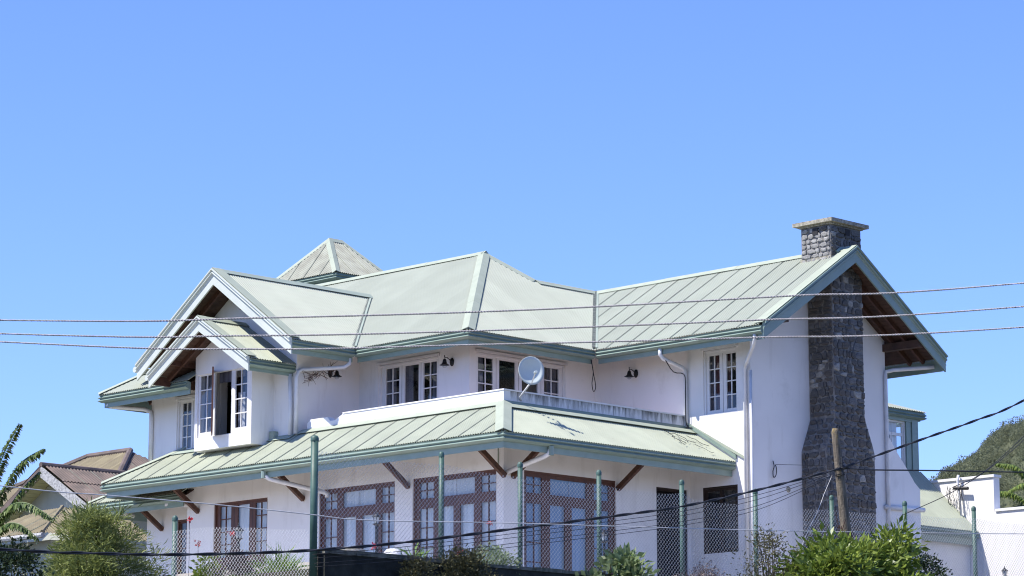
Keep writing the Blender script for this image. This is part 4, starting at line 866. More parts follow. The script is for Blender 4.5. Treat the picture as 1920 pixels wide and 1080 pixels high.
cab = [(-28, -8.15, -0.9), (-18.35, -8.15, -0.75), (-16.93, -8.15, -0.71), (-15.44, -8.15, -0.64), (-13.88, -8.15, -0.52), (-12.34, -8.15, -0.37), (-10.49, -8.2, -0.13), (-7.89, -8.2, 0.28), (-5.34, -8.2, 0.69), (-3.48, -8.2, 1.01), (-1.36, -8.2, 1.48), (0.98, -8.30, 2.07)]
cord('telephone_cable', cab, 0.024, 'cable', 'thick black cable sagging from the wooden pole to the left edge', 'cable', 5)
cord('telephone_cable', [(0.98, -8.30, 2.07), (2.43, -8.2, 2.50), (4.02, -8.15, 2.98), (5.69, -8.15, 3.49), (7.44, -8.15, 4.09), (13, -8.15, 6.4)], 0.024, 'cable', 'thick black cable rising from the wooden pole to the right edge', 'cable', 5)
for k, dz in enumerate((0.12, 0.19, 0.30, 0.36)):
    q = [(x + 0.02 * k, y + 0.05, z - dz * (1 - abs((i - 8) / 9.0) * 0.5) - 0.02 * k) for i, (x, y, z) in enumerate(cab[5:])]; q[-1] = (0.95, -8.22, 2.02 - 0.02 * k)
    cord('thin_wire', q, 0.0055, 'cable', ('uppermost', 'second', 'third', 'lowest')[k] + ' of the thin black wires slung under the thick cable left of the pole', 'wire', 0, 'thin wires under the cable')
cord('thin_wire', [(1.13, -8.25, 2.1), (2.14, -8.1, 2.16), (4.06, -8.1, 2.31), (7.42, -8.1, 2.56), (14, -8.1, 3.1)], 0.016, 'cable', 'straight black wire running right from the pole at bay sill height', 'wire')
cord('thin_wire', [(3.2, -8.1, 1.35), (4.9, -8.1, 1.95), (6.6, -8.1, 2.75), (8.5, -8.1, 3.9)], 0.008, 'cable', 'thin black wire climbing to the right edge past the hill', 'wire')
cord('thin_wire', [(5.0, -8.0, 2.05), (6.1, -8.0, 2.45), (7.6, -8.0, 3.35), (9.5, -8.0, 4.6)], 0.008, 'cable', 'thin black wire forking up before the wooded hill', 'wire')
cord('guy_wire', [(0.83, -8.2, 1.93), (0.55, -8.22, 1.55), (0.25, -8.3, 1.2), (-0.30, -8.4, 0.61), (-0.5, -8.45, 0.3)], 0.005, 'whitewire', 'pale guy wire slanting down left from the wooden pole', 'wire')
cord('stretched_rope', [(-26, -8.3, 0.3), (-18.49, -8.3, 0.15), (-16.68, -8.3, 0.16), (-14.97, -8.3, 0.18), (-13.48, -8.3, 0.18), (-12.48, -8.3, 0.17), (-11.34, -8.3, 0.17), (-8.04, -8.3, 0.36), (-3.69, -8.3, 0.58), (0.67, -8.3, 0.82), (7.06, -8.3, 1.22), (14, -8.3, 1.7)], 0.009, 'whitewire', 'thin white cord stretched across the front of the fence', 'cord')
cord('loose_cable', [(6.60, 3.66, 6.2), (6.62, 3.60, 5.9), (6.55, 3.58, 5.62), (6.60, 3.58, 5.42), (6.68, 3.58, 5.55), (6.64, 3.62, 5.9), (6.62, 3.66, 6.2)], 0.010, 'cable', 'black cable loop hanging from the roof valley above the balcony', 'cable')
cord('loose_cable', [(6.85, 1.50, 6.0), (7.1, 1.46, 5.72), (7.45, 1.44, 5.70), (7.50, 1.44, 5.4), (7.50, 1.44, 4.6), (7.56, 1.40, 4.45), (7.56, 1.3, 4.42)], 0.012, 'cable', 'black cable following the bent drainpipe at the end of the parapet', 'cable')
cord('loose_cable', [(8.34, -0.50, 3.55), (8.36, -0.52, 3.42), (8.30, -0.53, 3.30), (8.33, -0.52, 3.16), (8.42, -0.52, 3.22), (8.44, -0.52, 3.38), (8.40, -0.52, 3.46)], 0.012, 'cable', 'short black cable end curling on the gable wall left of the chimney', 'cable')
cord('thin_wire', [(8.38, -0.55, 3.46), (9.0, -1.3, 3.42), (4.5, -5.2, 2.6), (1.1, -8.1, 2.1)], 0.006, 'cable', 'thin wire from the gable wall cable to the top of the wooden pole', 'wire')
b = B(); rs = random.Random(12)
for k in range(7):
    x = 6.6 + rs.uniform(-0.3, 0.4); y = rs.uniform(0.5, 1.2); pts = [Vector((x, y, 0))]
    for i in range(5): pts.append(pts[-1] + Vector((rs.uniform(-0.06, 0.2), rs.uniform(-0.2, 0.05), 0)))
    b.tube([(p.x, p.y, 3.5 + 0.6 * p.y + 0.07) for p in pts], 0.006, 4)
tag(b.build('loose_wires', 'cable', origin=(6.6, 0.8, 4.0)), 'tangle of thin wires lying on the veranda roof by the wing wall', 'wires')

# ================================================================== right-hand boundary walls and lean-to
t = empty('boundary_wall', (18.7, -3, -0.5), 0, 'stepped sunlit white boundary wall at the right edge', 'wall'); o_ = Vector((18.7, -3, -0.5))
def bx(b, lo, hi): b.box(Vector(lo) - o_, Vector(hi) - o_)
b = B(); bx(b, (18.7, 0.64, -0.5), (18.96, 2.97, 4.13)); b.build('high_wall', 'wall', t)
b = B(); bx(b, (18.7, -9, -0.5), (18.96, 0.638, 3.22)); b.build('low_wall', 'wall', t)
b = B(); bx(b, (18.66, 0.60, 4.13), (19.0, 2.97, 4.20)); bx(b, (18.66, -9, 3.22), (19.0, 0.595, 3.29)); b.build('coping', 'parapet_clean', t)
t = empty('lean_to', (17.4, 1.5, -0.5), 0, 'low lean-to with pale green roof between house and white boundary wall', 'lean-to')
slope(t, (15.3 - 17.4, 1.15 - 1.5, 2.72 + 0.5), (1, 0, 0), unit((0, 1, 0.95)), [(0, 0), (3.39, 0), (3.39, 2.5), (0, 2.5)], 'vroof', seam=False)
eave(t, [(15.3 - 17.4, 1.13 - 1.5), (18.69 - 17.4, 1.13 - 1.5)], 2.73 + 0.5, 1, fdepth=0.36)
b = B(); b.box((15.3 - 17.4, 1.45 - 1.5, 0), (18.68 - 17.4, 1.65 - 1.5, 3.2)); b.build('wall', 'wall', t)
t = empty('service_mast', (18.58, 1.65, 3.5), 0, 'white bent service mast with tangled wires on the white boundary wall', 'mast')
b = B(); b.tube([(0, -0.05, -0.5), (0, 0.02, 0.35), (0, 0.05, 0.62), (0, 0.02, 0.76)], 0.035, 8); b.build('mast', 'pvc', t, True)
b = B(); b.tube([(-0.03, 0.15, 0.42), (-0.03, -0.3, 0.38)], 0.05, 6)
for k in range(16):
    y = rs.uniform(-0.15, 0.35); pts = [Vector((-0.06, y, rs.uniform(0.35, 0.5)))]
    for i in range(6): pts.append(pts[-1] + Vector((0, rs.uniform(-0.06, 0.055), -rs.uniform(0.03, 0.14))))
    b.tube(pts, 0.006, 4)
b.build('wire_tangle', 'cable', t)
def lantern(t, z, s=0.55, mat='black'):
    b = B()
    for k in range(4):
        a = math.pi / 4 + k * math.pi / 2; b.tube([(0.07 * s * math.cos(a), 0.07 * s * math.sin(a), z), (0.125 * s * math.cos(a), 0.125 * s * math.sin(a), z + 0.26 * s)], 0.012 * s, 4)
    b.lathe([(0.0, -0.04), (0.03, -0.03), (0.08, 0.0), (0.08, 0.015)], (0, 0, z), 8); b.build('lantern_frame', mat, t)
    b = B(); b.lathe([(0.055 * s, 0.01), (0.105 * s, 0.25 * s)], (0, 0, z), 8); b.build('lantern_glass', 'lampglass', t)
    b = B(); b.lathe([(0.17 * s, 0.255 * s), (0.165 * s, 0.275 * s), (0.10 * s, 0.34 * s), (0.055 * s, 0.37 * s), (0.05 * s, 0.40 * s), (0.015 * s, 0.43 * s), (0.018 * s, 0.47 * s), (0, 0.50 * s)], (0, 0, z), 8); b.build('lantern_roof', mat, t)
def lamp_post(x, y, ztop, label):
    t = empty('garden_lamp', (x, y, -0.6), 0, label, 'lamp', 'lantern lamps on posts in the garden')
    h = ztop + 0.6 - 0.28; b = B(); b.tube([(0, 0, 0), (0, 0, h - 0.02)], 0.03, 8); b.lathe([(0.06, 0), (0.06, 0.12), (0.035, 0.16)], (0, 0, 0), 8); b.build('lamp_post', 'black', t); lantern(t, h)
lamp_post(-11.0, -4.6, 0.42, 'lantern on a post in front of the leftmost ground floor french window')
lamp_post(-5.47, -2.04, 1.25, 'lantern on a post in front of the middle french window')
lamp_post(-1.59, -4.41, 1.02, 'lantern on a post beside the dark doorway and right french window')
t = empty('wall_lantern', (18.53, 0.26, 1.50), 0, 'black lantern on the white boundary wall at the bottom right corner', 'lamp')
lantern(t, 0.0); b = B(); b.tube([(0.17, 0, -0.1), (0.0, 0, -0.1), (0, 0, -0.03)], 0.015, 6); b.box((0.14, -0.05, -0.2), (0.168, 0.05, 0.0)); b.build('bracket', 'black', t)

# ================================================================== vegetation
M['lf_conifer'] = leafmat('cypress_leaf', (0.075, 0.11, 0.025), (0.31, 0.34, 0.10), 0.3)
M['lf_dark'] = leafmat('dark_hedge_leaf', (0.012, 0.025, 0.010), (0.05, 0.075, 0.03), 0.1, 0.4)
M['lf_broad'] = leafmat('broad_leaf', (0.06, 0.115, 0.016), (0.27, 0.335, 0.06), 0.3, 0.35)
M['lf_lime'] = leafmat('lime_blade', (0.08, 0.17, 0.02), (0.24, 0.36, 0.06), 0.35, 0.4)
M['lf_pale'] = leafmat('pale_leaf', (0.12, 0.19, 0.06), (0.30, 0.36, 0.18), 0.3)
M['lf_brown'] = leafmat('dry_green_leaf', (0.05, 0.05, 0.02), (0.17, 0.16, 0.07), 0.2)
M['lf_purple'] = leafmat('dark_purple_leaf', (0.03, 0.018, 0.02), (0.11, 0.08, 0.08), 0.15)
M['lf_grey'] = leafmat('grey_pink_heads', (0.13, 0.10, 0.09), (0.34, 0.28, 0.26), 0.2)
M['lf_banana'] = leafmat('banana_leaf', (0.05, 0.09, 0.028), (0.21, 0.27, 0.09), 0.3, 0.3)
M['lf_banana2'] = leafmat('yellow_banana_leaf', (0.12, 0.19, 0.04), (0.32, 0.38, 0.10), 0.4, 0.35)
M['lf_hill'] = leafmat('hazed_tree_leaf', (0.105, 0.13, 0.075), (0.255, 0.27, 0.165), 0.4, 0.9)  # distance haze put into the colour: lightened, low-contrast greens
M['lf_red'] = leafmat('red_petal', (0.45, 0.03, 0.04), (0.55, 0.08, 0.09), 0.3)
M['bark'] = mk('bark', (0.09, 0.07, 0.05), (0.05, 0.04, 0.03), 9, 0.9)
def leafmesh(name, mat, parent, C_, D_, ln, wd, tone, origin=(0, 0, 0), fold=0.18, kind=None, upref=None):
    C_ = np.asarray(C_, float); D_ = np.asarray(D_, float); n = len(C_); D_ /= np.linalg.norm(D_, axis=1, keepdims=True) + 1e-9
    ln = np.broadcast_to(ln, n)[:, None]; wd = np.broadcast_to(wd, n)[:, None]
    rnd = rng.normal(size=(n, 3)) if upref is None else np.asarray(upref) + 0.35 * rng.normal(size=(n, 3))
    S = np.cross(D_, rnd); S /= np.linalg.norm(S, axis=1, keepdims=True) + 1e-9; N = np.cross(S, D_)
    mid = C_ + D_ * ln * 0.45
    V = np.stack([C_, mid + S * wd * 0.5 + N * ln * fold * 0.4, C_ + D_ * ln - N * ln * fold, mid - S * wd * 0.5 + N * ln * fold * 0.4], 1).reshape(-1, 3) - np.array(origin)
    me = bpy.data.meshes.new(name); me.vertices.add(4 * n); me.vertices.foreach_set('co', V.ravel())
    me.loops.add(4 * n); me.polygons.add(n); me.loops.foreach_set('vertex_index', np.arange(4 * n)); me.polygons.foreach_set('loop_start', np.arange(n) * 4)
    at = me.attributes.new('leaf_tone', 'FLOAT', 'FACE'); at.data.foreach_set('value', np.clip(np.broadcast_to(tone, n), 0, 1).astype(np.float32))
    me.materials.append(M[mat]); me.update(calc_edges=True)
    o = bpy.data.objects.new(name, me); link(o, parent)
    if parent is None: o.location = origin
    if kind: o['kind'] = kind
    return o
def shrub(name, label, cat, base, rad, h, mat, clumps, per, ln, wd, cr=0.22, up=0.4, group=None, shape=1.0, stems=10, seed=1, surf=0.45, droop=0.0, thick=0.012, low=0.25):
    """stems rising from base to clump centres spread through an uneven crown of leaf-sized faces"""
    global rng
    rng = np.random.default_rng(seed); rs = random.Random(seed)
    t = empty(name, base, 0, label, cat, group); cs = []
    while len(cs) < clumps:
        a = rng.uniform(0, 2 * np.pi); v = rng.uniform(low, 1.0) ; r = rng.uniform(surf, 1.0) * (np.sin(np.pi * min(1, (1 - v) * 0.5 / max(.05, shape * .5) + 0.08)) if v > 0.5 else 1.0) ** 0.7
        lump = 1 + 0.22 * math.sin(3 * a + seed) + 0.12 * math.sin(7 * a + 2 * v * 5 + seed)
        cs.append((rad[0] * r * lump * math.cos(a), rad[1] * r * lump * math.sin(a), h * v * (0.85 + 0.15 * lump)))
    cs = np.array(cs)
    idx = np.repeat(np.arange(clumps), per); c = cs[idx]; ct = rng.uniform(0, 1, clumps)[idx]
    off = rng.normal(size=(len(idx), 3)) * cr * np.array([1, 1, 0.8]); C_ = c + off * 0.6
    out = C_ / (np.array([rad[0], rad[1], h]) + 1e-6); out[:, 2] *= 0.4
    D_ = off / cr + out * 0.8 + np.array([0, 0, up]) + rng.normal(size=(len(idx), 3)) * 0.35; D_[:, 2] -= droop
    leafmesh('foliage', mat, t, C_, D_, rng.uniform(0.5, 1.4, len(idx)) * ln, rng.uniform(0.7, 1.2, len(idx)) * wd, 0.55 * ct + rng.uniform(0, 0.5, len(idx)))
    b = B()
    for k in range(min(stems, clumps)):
        e = Vector(cs[rs.randrange(clumps)]); m_ = Vector((e.x * 0.35 + rs.uniform(-.05, .05), e.y * 0.35 + rs.uniform(-.05, .05), e.z * 0.55)); b.tube([(rs.uniform(-.06, .06), rs.uniform(-.06, .06), -0.1), m_, e], [thick * 1.6, thick, thick * 0.4], 5)
    b.build('stems', 'bark', t)
    return t
shrub('cypress_bush', 'feathery yellow-green cypress bush at the lower left before the house', 'bush', (-11.75, -1.55, -2.4), (1.0, 1.0), 3.1, 'lf_conifer', 420, 62, 0.15, 0.02, 0.16, 0.5, shape=1.2, seed=3, surf=0.3, stems=24)
shrub('dark_hedge', 'dark glossy hedge in the bottom left corner', 'hedge', (-14.6, -2.9, -2.6), (0.85, 0.85), 2.5, 'lf_dark', 160, 40, 0.075, 0.055, 0.17, 0.3, seed=5, surf=0.6)
shrub('spiky_clump', 'bright green clump of arching blades behind the lower fence', 'plant', (-11.2, -5.9, -1.15), (0.36, 0.36), 0.72, 'lf_lime', 70, 14, 0.36, 0.022, 0.12, 0.7, seed=6, surf=0.1, low=0.15, stems=4)
shrub('purple_shrub', 'small dark purple-leaved shrub left of the bright green blades', 'shrub', (-11.62, -5.35, -1.2), (0.28, 0.28), 0.95, 'lf_purple', 45, 26, 0.08, 0.04, 0.1, 0.4, seed=7)
shrub('flowering_shrub', 'green shrub with pale flowers at the foot of the left french window', 'shrub', (-11.95, -5.0, -1.2), (0.26, 0.26), 0.85, 'lf_broad', 40, 24, 0.08, 0.045, 0.1, 0.4, seed=8)
shrub('dry_shrub', 'brownish shrub hanging over the mossy wall left of the second post', 'shrub', (-10.0, -8.05, -1.3), (0.42, 0.25), 0.9, 'lf_brown', 80, 34, 0.05, 0.026, 0.12, 0.2, seed=9, surf=0.3)
shrub('dry_shrub', 'wide brown-green shrub spilling over the mossy wall under the second fence post', 'shrub', (-8.95, -8.1, -1.25), (0.72, 0.3), 1.05, 'lf_brown', 150, 38, 0.05, 0.026, 0.13, 0.25, seed=10, surf=0.3)
shrub('garden_shrub', 'fresh green shrub on the mossy wall left of the third fence post', 'shrub', (-7.75, -7.45, -0.75), (0.45, 0.35), 0.72, 'lf_pale', 90, 34, 0.055, 0.03, 0.12, 0.4, seed=11)
shrub('pale_shrub', 'pale big-leaved shrub at the foot of the fourth fence post', 'shrub', (-5.2, -8.2, -1.2), (0.62, 0.45), 1.13, 'lf_pale', 70, 16, 0.16, 0.085, 0.14, 0.4, seed=12, surf=0.3, droop=0.2)
shrub('seedling', 'small leafy seedling in front of the dark doorway', 'plant', (-3.9, -7.4, -0.75), (0.14, 0.14), 0.55, 'lf_pale', 14, 12, 0.09, 0.05, 0.08, 0.3, seed=13)
shrub('fluffy_shrub', 'grey-pink fluffy shrub under the dark shuttered window', 'shrub', (-2.9, -8.15, -1.2), (0.5, 0.35), 1.12, 'lf_grey', 90, 34, 0.045, 0.02, 0.12, 0.4, seed=14)
shrub('sparse_shrub', 'sparse twiggy shrub left of the big leafy bush, by the sixth post', 'shrub', (-1.9, -8.9, -1.6), (0.75, 0.5), 2.15, 'lf_brown', 110, 20, 0.055, 0.028, 0.14, 0.4, seed=15, surf=0.2, stems=40, low=0.4)
shrub('leafy_bush', 'large bright green leafy bush below the wooden utility pole', 'bush', (0.15, -9.1, -2.2), (2.2, 1.1), 2.62, 'lf_broad', 420, 34, 0.17, 0.065, 0.19, 0.25, seed=16, surf=0.3, stems=40, droop=0.35, shape=1.5)
shrub('leafy_bush', 'upright leafy green bush tuft right of the wooden pole and lower eave', 'bush', (1.5, -9.0, -2.0), (0.8, 0.65), 2.75, 'lf_broad', 130, 32, 0.17, 0.065, 0.17, 0.25, seed=17, surf=0.3, stems=20, droop=0.35)
shrub('leafy_bush', 'low leafy green bush between the sparse shrub and the utility pole', 'bush', (-1.05, -9.75, -2.4), (1.05, 0.75), 2.5, 'lf_broad', 190, 34, 0.17, 0.065, 0.19, 0.25, seed=19, surf=0.3, stems=20, droop=0.35, shape=1.5)
shrub('round_bush', 'dark small-leaved round bush right of the leafy bush', 'bush', (3.0, -8.75, -1.6), (0.5, 0.5), 2.0, 'lf_dark', 110, 40, 0.06, 0.034, 0.13, 0.3, seed=18, surf=0.55)
rs = random.Random(21)
def flower(x, y, z0, z1, label):
    t = empty('flower_stem', (x, y, z0), 0, label, 'flower', 'red garden flowers'); b = B(); b.tube([(0, 0, 0), (0.02, 0.01, (z1 - z0) * 0.6), (0.0, 0.0, z1 - z0)], 0.006, 4); b.build('stem', 'bark', t)
    n = 14; leafmesh('petals', 'lf_red', t, np.array([[0, 0, z1 - z0]] * n) + rng.normal(size=(n, 3)) * 0.02, rng.normal(size=(n, 3)) + np.array([0, 0, .4]), 0.06, 0.04, rng.uniform(0, 1, n))
flower(-12.0, -4.5, -1.2, 0.42, 'tall red flower against the wall left of the left french window')
flower(-12.0, -4.75, -1.2, -0.02, 'low red flower beside the lower fence post')
flower(-11.0, -4.4, -1.2, 0.25, 'red flower before the right leaf of the left french window')
flower(-9.05, -5.9, -0.6, 0.05, 'red flower at the left edge of the first transomed french window')
flower(-7.3, -7.0, -0.4, 0.50, 'red flower beside the house corner left of the third fence post')
flower(-8.5, -7.5, -0.6, -0.12, 'red flower on top of the mossy wall right of the second post')
# white garden chair
t = empty('garden_chair', (-9.9, -4.6, -0.9), math.radians(20), 'white wire garden chair behind the tall corner post', 'chair')
for sx in (-1, 1):
    for sy in (-1, 1): b = B(); b.tube([(sx * 0.2, sy * 0.2, 0), (sx * 0.18, sy * 0.18, 0.44)], 0.016, 6); b.build('leg', 'pvc', t)
b = B()
for k in range(9): b.tube([(-0.2 + 0.05 * k, -0.2, 0.44), (-0.2 + 0.05 * k, 0.2, 0.44)], 0.009, 4)
b.tube([(-0.2, -0.2, 0.44), (0.2, -0.2, 0.44), (0.2, 0.2, 0.44), (-0.2, 0.2, 0.44), (-0.2, -0.2, 0.44)], 0.014, 5); b.build('seat', 'pvc', t)
b = B(); arc = [(-0.2 + 0.4 * i / 10, 0.2, 0.44 + 0.46 * math.sin(math.pi * i / 10) ** 0.6) for i in range(11)]; b.tube(arc, 0.015, 5)
for k in range(1, 10): b.tube([(arc[k][0], 0.2, 0.44), arc[k]], 0.007, 4)
for k in range(4): b.tube([(-0.18, 0.2, 0.52 + 0.08 * k), (0.18, 0.2, 0.52 + 0.08 * k)], 0.006, 4)
b.build('backrest', 'pvc', t)
t = empty('stone_planter', (-8.45, -4.56, -0.3), 0, 'low grey stone planter with pebbles behind the mossy wall', 'planter')
b = B(); b.lathe([(0.18, 0.0), (0.22, 0.25), (0.30, 0.36), (0.31, 0.42), (0.26, 0.42), (0.22, 0.36)], n=16); b.build('bowl', 'capstone', t, True)
b = B(); b.lathe([(0.25, 0.37), (0.15, 0.46), (0, 0.48)], n=12); b.build('pebbles', 'stone2', t, True)
shrub('agave', 'small spiky green rosette beside the white stone behind the wall', 'plant', (-7.2, -4.95, -0.4), (0.2, 0.2), 0.45, 'lf_lime', 14, 6, 0.3, 0.05, 0.06, 0.7, seed=31, surf=0.1, low=0.05, stems=2)
b = B(); b.lathe([(0.0, -0.22), (0.13, -0.17), (0.20, -0.03), (0.17, 0.12), (0.09, 0.19), (0, 0.21)], n=9); b.v = [(x * (1 + 0.12 * math.sin(5 * z + x * 9)), y, z * 0.95) for x, y, z in b.v]
o = tag(b.build('white_stone', 'parapet_clean', smooth=True), 'rounded white stone behind the mossy wall between the french windows', 'stone'); o.location = (-7.55, -4.75, 0.0)

# ---- banana plants: arching midribs with torn strips
def banana_leaf(t, pts, wid, mat, seed, droop=0.5):
    global rng
    rng = np.random.default_rng(seed); P_ = [Vector(p) for p in pts]; n = 46; path = []
    for i in range(n + 1):
        u = i / n * (len(P_) - 1); k = min(int(u), len(P_) - 2); f_ = u - k
        a = P_[max(k - 1, 0)]; c = P_[k]; d = P_[k + 1]; e = P_[min(k + 2, len(P_) - 1)]
        path.append(0.5 * ((2 * c) + (d - a) * f_ + (2 * a - 5 * c + 4 * d - e) * f_ * f_ + (3 * c - a - 3 * d + e) * f_ ** 3))
    C_ = []; D_ = []; L_ = []
    for i in range(5, n):
        d = (path[i + 1] - path[i]).normalized(); side = d.cross(Vector((0, 0, 1))).normalized(); w = wid * math.sin(math.pi * min(1, (i - 4) / n * 0.97 + 0.05)) ** 0.6
        for s_ in (-1, 1):
            for q in range(3):
                C_.append(path[i] + d * rng.uniform(0, 0.04)); v = side * s_ + d * 0.45 + Vector((0, 0, -droop * rng.uniform(0.5, 1.5))); D_.append(v); L_.append(w * rng.uniform(0.75, 1.1))
    o = leafmesh('leaf', mat, t, C_, D_, np.array(L_), 0.055 * max(1, wid / 0.3), rng.uniform(0, 1, len(L_)), upref=[[0, 0, 1]] * len(L_))
    b = B(); b.tube(path, [0.02 * (1 - 0.85 * i / n) + 0.004 for i in range(n + 1)], 5); b.build('midrib', 'lf_pale', o)
t = empty('banana_plant', (-10.9, 3.3, -2.0), 0, 'banana plant with torn drooping leaves at the left edge', 'banana plant'); o_ = Vector((-10.9, 3.3, -2.0))
def rel(p): return [Vector(q) - o_ for q in p]
b = B(); b.tube(rel([(-10.9, 3.3, -2.0), (-10.85, 3.25, -0.2), (-10.8, 3.2, 1.0)]), [0.13, 0.11, 0.07], 10); b.build('trunk', 'lf_pale', t, True)
banana_leaf(t, rel([(-10.8, 3.2, 0.9), (-10.78, 3.12, 1.7), (-10.70, 2.88, 2.35), (-10.57, 2.60, 2.87)]), 0.22, 'lf_banana', 1, 0.5)
banana_leaf(t, rel([(-10.8, 3.2, 0.7), (-10.70, 3.0, 1.45), (-10.48, 2.70, 2.1), (-10.20, 2.34, 2.40)]), 0.24, 'lf_banana', 2, 0.7)
banana_leaf(t, rel([(-10.8, 3.2, 0.5), (-10.66, 2.95, 1.05), (-10.42, 2.70, 1.6), (-10.20, 2.46, 1.95)]), 0.22, 'lf_banana', 3, 0.7)
banana_leaf(t, rel([(-10.9, 3.1, 0.7), (-10.8, 2.6, 1.22), (-10.66, 2.15, 1.30), (-10.48, 1.55, 0.98)]), 0.22, 'lf_banana', 4, 1.0)
banana_leaf(t, rel([(-11.0, 3.0, 0.4), (-10.9, 2.6, 0.85), (-10.8, 2.2, 0.90), (-10.66, 1.8, 0.62)]), 0.20, 'lf_banana', 5, 1.0)
banana_leaf(t, rel([(-10.9, 3.3, 0.6), (-10.95, 3.5, 1.3), (-11.1, 3.75, 1.6), (-11.2, 4.0, 1.4)]), 0.22, 'lf_banana', 6, 0.8)
banana_leaf(t, rel([(-10.9, 3.2, 0.3), (-10.85, 2.95, 0.6), (-10.8, 2.75, 0.5), (-10.75, 2.6, 0.1)]), 0.22, 'lf_banana', 7, 0.8)
t = empty('banana_plant', (24.35, 3.05, 0.15), 0, 'yellow-green banana plant behind the white boundary wall at the right edge', 'banana plant'); o_ = Vector((24.2, 3.3, -0.5))
b = B(); b.tube([(0, 0, 0), (0.05, 0, 2.0), (0.1, 0, 3.6)], [0.16, 0.13, 0.08], 10); b.build('trunk', 'lf_pale', t, True)
for k, pts in enumerate(([(0.1, 0, 3.5), (-0.05, 0.2, 4.4), (-0.35, 0.5, 4.95), (-0.75, 0.9, 5.05)], [(0.1, 0, 3.5), (0.3, -0.3, 4.5), (0.75, -0.65, 5.1), (1.3, -1.1, 5.1)], [(0.1, 0, 3.4), (-0.3, 0.35, 4.0), (-0.6, 0.7, 4.25), (-0.95, 1.05, 4.2)], [(0.1, 0, 3.4), (0.5, -0.5, 4.0), (0.9, -0.9, 4.2), (1.4, -1.4, 3.9)], [(0.1, 0, 3.4), (-0.4, -0.2, 4.2), (-0.9, -0.1, 4.4), (-1.2, 0.2, 4.2)], [(0.1, 0, 3.3), (-0.2, 0.3, 3.8), (-0.5, 0.6, 3.8), (-0.8, 0.9, 3.5)])):
    banana_leaf(t, pts, 0.30, 'lf_banana2' if k % 2 == 0 else 'lf_banana', 40 + k, 0.6)

# ================================================================== neighbouring house
nb_ = empty('neighbour_house', (12, 31, -0.5), 0, 'cream house with rusty brown and lichen-yellow roofs behind at the left', 'house'); NO = Vector((12, 31, -0.5))
def npart(name, b, mat, parent=nb_): b.v = [tuple(Vector(v) - NO) for v in b.v]; return b.build(name, mat, parent)
ax_, ay, az, hw, dr = 9.5, 30.05, 6.15, 2.75, 1.55
PITCH_OLD = PITCH; PITCH = 0.13
mN = dr / hw; LN = hw * math.hypot(1, mN)
for sg in (1, -1):
    for c0_, c1_, lf in ((0, 0.64, 0.0), (0.62, 1.0, 0.03)):
        y_ = ay - sg * hw * (1 - c0_); z_ = az - dr * (1 - c0_) + lf
        slope(nb_, Vector((ax_, y_, z_)) - NO, (1, 0, 0), unit((0, sg, mN)), [(0, 0), (5.5, 0), (5.5, LN * (c1_ - c0_)), (0, LN * (c1_ - c0_))], 'nroof', sheet=0.9, amp=0.022)
b = B(); b.tube([(ax_ - 0.05, ay, az + 0.05), (15.0, ay, az + 0.05)], 0.09, 8); npart('ridge_cap', b, 'nroof')
for sg in (1, -1):
    b = B(); p = Vector((ax_, ay - sg * (hw + 0.05), az - dr - 0.03)); q = Vector((ax_, ay, az)); b.prism([p, q, q - Vector((0, 0, 0.34)), p - Vector((0, 0, 0.34))], (-0.05, 0, 0)); npart('bargeboard', b, 'nbarge' if sg == 1 else 'nroof')
    n = 16
    for k in range(n):
        f0, f1 = k / n + 0.004, (k + 1) / n - 0.004; b = B()
        b.prism([(ax_, ay - sg * hw * (1 - f), az - dr * (1 - f) - 0.14) for f in (f0, f1)] + [(ax_ + 0.7, ay - sg * hw * (1 - f), az - dr * (1 - f) - 0.14) for f in (f1, f0)], (0, 0, -0.02)); npart('soffit_board', b, 'nsoffit')
b = B(); b.prism([(ax_ + 0.7, ay - 2.1, -0.5), (ax_ + 0.7, ay + 2.1, -0.5), (ax_ + 0.7, ay + 2.1, 4.85), (ax_ + 0.7, ay, 5.95), (ax_ + 0.7, ay - 2.1, 4.85)], (6, 0, 0)); npart('gable_wall', b, 'nwall')
hx0, hy0, hz0 = 11.3, 29.2, 4.9; rx, ry0, ry1, rz = 15.5, 33.45, 35.8, 7.45
mS = (rz - hz0) / (ry0 - hy0); mW = (rz - hz0) / (rx - hx0)
slope(nb_, Vector((hx0, hy0, hz0)) - NO, (0, 1, 0), unit((1, 0, mW)), [(0, 0), (11, 0), (ry1 - hy0, (rx - hx0) * math.hypot(1, mW)), (ry0 - hy0, (rx - hx0) * math.hypot(1, mW))], 'nroof2', sheet=0.9, amp=0.022)
slope(nb_, Vector((hx0, hy0, hz0)) - NO, (1, 0, 0), unit((0, 1, mS)), [(0, 0), (8.4, 0), (rx - hx0, (ry0 - hy0) * math.hypot(1, mS))], 'nroof', sheet=0.9, amp=0.022)
PITCH = PITCH_OLD
for a_, c_ in (((hx0, hy0, hz0), (rx, ry0, rz)), ((rx, ry0, rz), (rx, ry1, rz)), ((hx0, ry1 + 4.3, hz0), (rx, ry1, rz))):
    b = B(); b.tube([Vector(a_) + Vector((0, 0, 0.05)), Vector(c_) + Vector((0, 0, 0.05))], 0.11, 8); npart('hip_cap', b, 'nroof')
b = B(); b.box((11.9, 29.9, -0.5), (19, 39.5, 5.0)); npart('wall', b, 'nwall')
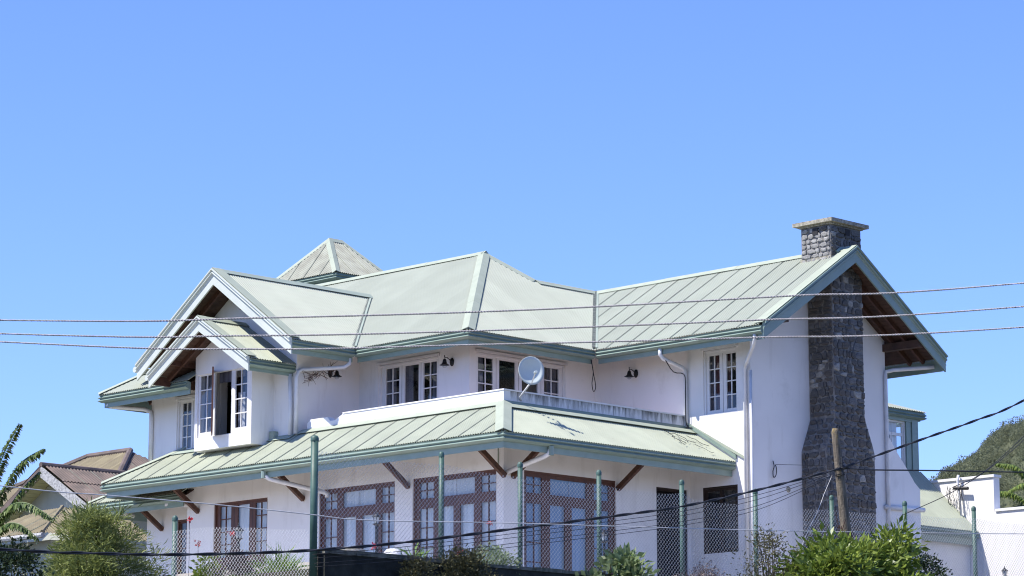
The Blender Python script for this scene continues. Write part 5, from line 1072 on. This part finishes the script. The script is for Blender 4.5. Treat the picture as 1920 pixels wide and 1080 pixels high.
# front awning
PITCH = 0.13
slope(nb_, Vector((5.6, 24.4, 3.40)) - NO, (0, 1, 0), unit((1, 0, 0.5)), [(0, 0), (4.6, 0), (3.0, 2.2), (1.6, 2.2)], 'nroof2', sheet=0.9, amp=0.022)
slope(nb_, Vector((5.6, 24.4, 3.40)) - NO, (1, 0, 0), unit((0, 1, 0.6)), [(0, 0), (4.0, 0), (4.0, 1.9), (1.9, 1.9)], 'nroof2', sheet=0.9, amp=0.022)
PITCH = PITCH_OLD
b = B(); b.tube([(5.6, 24.45, 3.45), (7.55, 26.2, 4.45)], 0.06, 6); npart('hip_cap', b, 'nroof2')
b = B(); b.tube([(5.52, 24.3, 3.33), (5.52, 29.2, 3.33)], 0.08, 8); npart('gutter', b, 'nbarge')
b = B(); b.prism([(8.9, 25.9, 4.15), (8.9, 27.3, 4.15), (8.9, 26.6, 4.75)], (0.2, 0, 0)); npart('small_gable', b, 'parapet_clean')
b = B(); b.box((6.3, 25.0, -0.5), (10.2, 29.0, 3.3)); npart('porch_wall', b, 'nwall')

# ================================================================== wooded hill
cw = Vector((-41.73, -41.99, 0)); fw = Vector((0.7071, 0.7071, 0)); rt = Vector((0.7071, -0.7071, 0))
def hz(L, d):   # height of the hillside at lateral distance L and forward distance d
    u = L - 140; top = 104.5 + 0.63 * u - 0.0011 * u * u * (u > 0) + 2.5 * math.sin(L * 0.11) + 1.2 * math.sin(L * 0.31 + 1)
    top = min(top, 104.5 + 0.60 * 190)
    k = abs(d - 1050) / 260.0
    return -6 + (max(top, 6) + 6) * max(0.0, 1 - k * k * 0.9) if k < 1.05 else -6
b = B(); nl, nd = 60, 26; vs = []; Ls = np.linspace(-40, 620, nl); Ds = np.linspace(780, 1330, nd)
for L in Ls:
    for d in Ds: p = cw + fw * d + rt * L; vs.append((p.x, p.y, hz(L, d)))
b.add(vs, [(i * nd + j, (i + 1) * nd + j, (i + 1) * nd + j + 1, i * nd + j + 1) for i in range(nl - 1) for j in range(nd - 1)])
M['hillground'] = mk('hillside_scrub', (0.085, 0.09, 0.045), (0.05, 0.062, 0.03), 0.08, 0.95)
tag(b.build('hill', 'hillground', smooth=True), kind='structure')
rng = np.random.default_rng(77); rs = random.Random(77); C_ = []; D_ = []; T_ = []; S_ = []
for k in range(1700):
    L = rs.uniform(130, 240); d = 1050 - abs(rs.gauss(0, 1)) * 70 if rs.random() < 0.8 else rs.uniform(1050, 1075); p = cw + fw * d + rt * L; z = hz(L, d); R_ = rs.uniform(0.9, 2.3) * (1.3 if rs.random() < 0.15 else 1); tone = 0.15 + rs.random() * 0.5
    n = 230; o3 = rng.normal(size=(n, 3)); o3 /= np.linalg.norm(o3, axis=1, keepdims=True); o3 *= rng.uniform(0.55, 1.0, (n, 1)) * R_; c3 = np.array([p.x, p.y, z + R_ * 0.9]) + o3 * np.array([1, 1, rs.uniform(0.8, 1.4)])
    C_.append(c3); D_.append(o3 + rng.normal(size=(n, 3)) * R_ * 0.5); T_.append(tone + rng.uniform(0, 0.25, n)); S_.append(np.full(n, 0.19 * R_ + 0.08))
leafmesh('hill_woods', 'lf_hill', None, np.concatenate(C_), np.concatenate(D_), np.concatenate(S_), np.concatenate(S_) * 0.7, np.concatenate(T_), origin=(700, 500, 100), kind='stuff')['label'] = 'mixed green and brown woods covering the far hill'
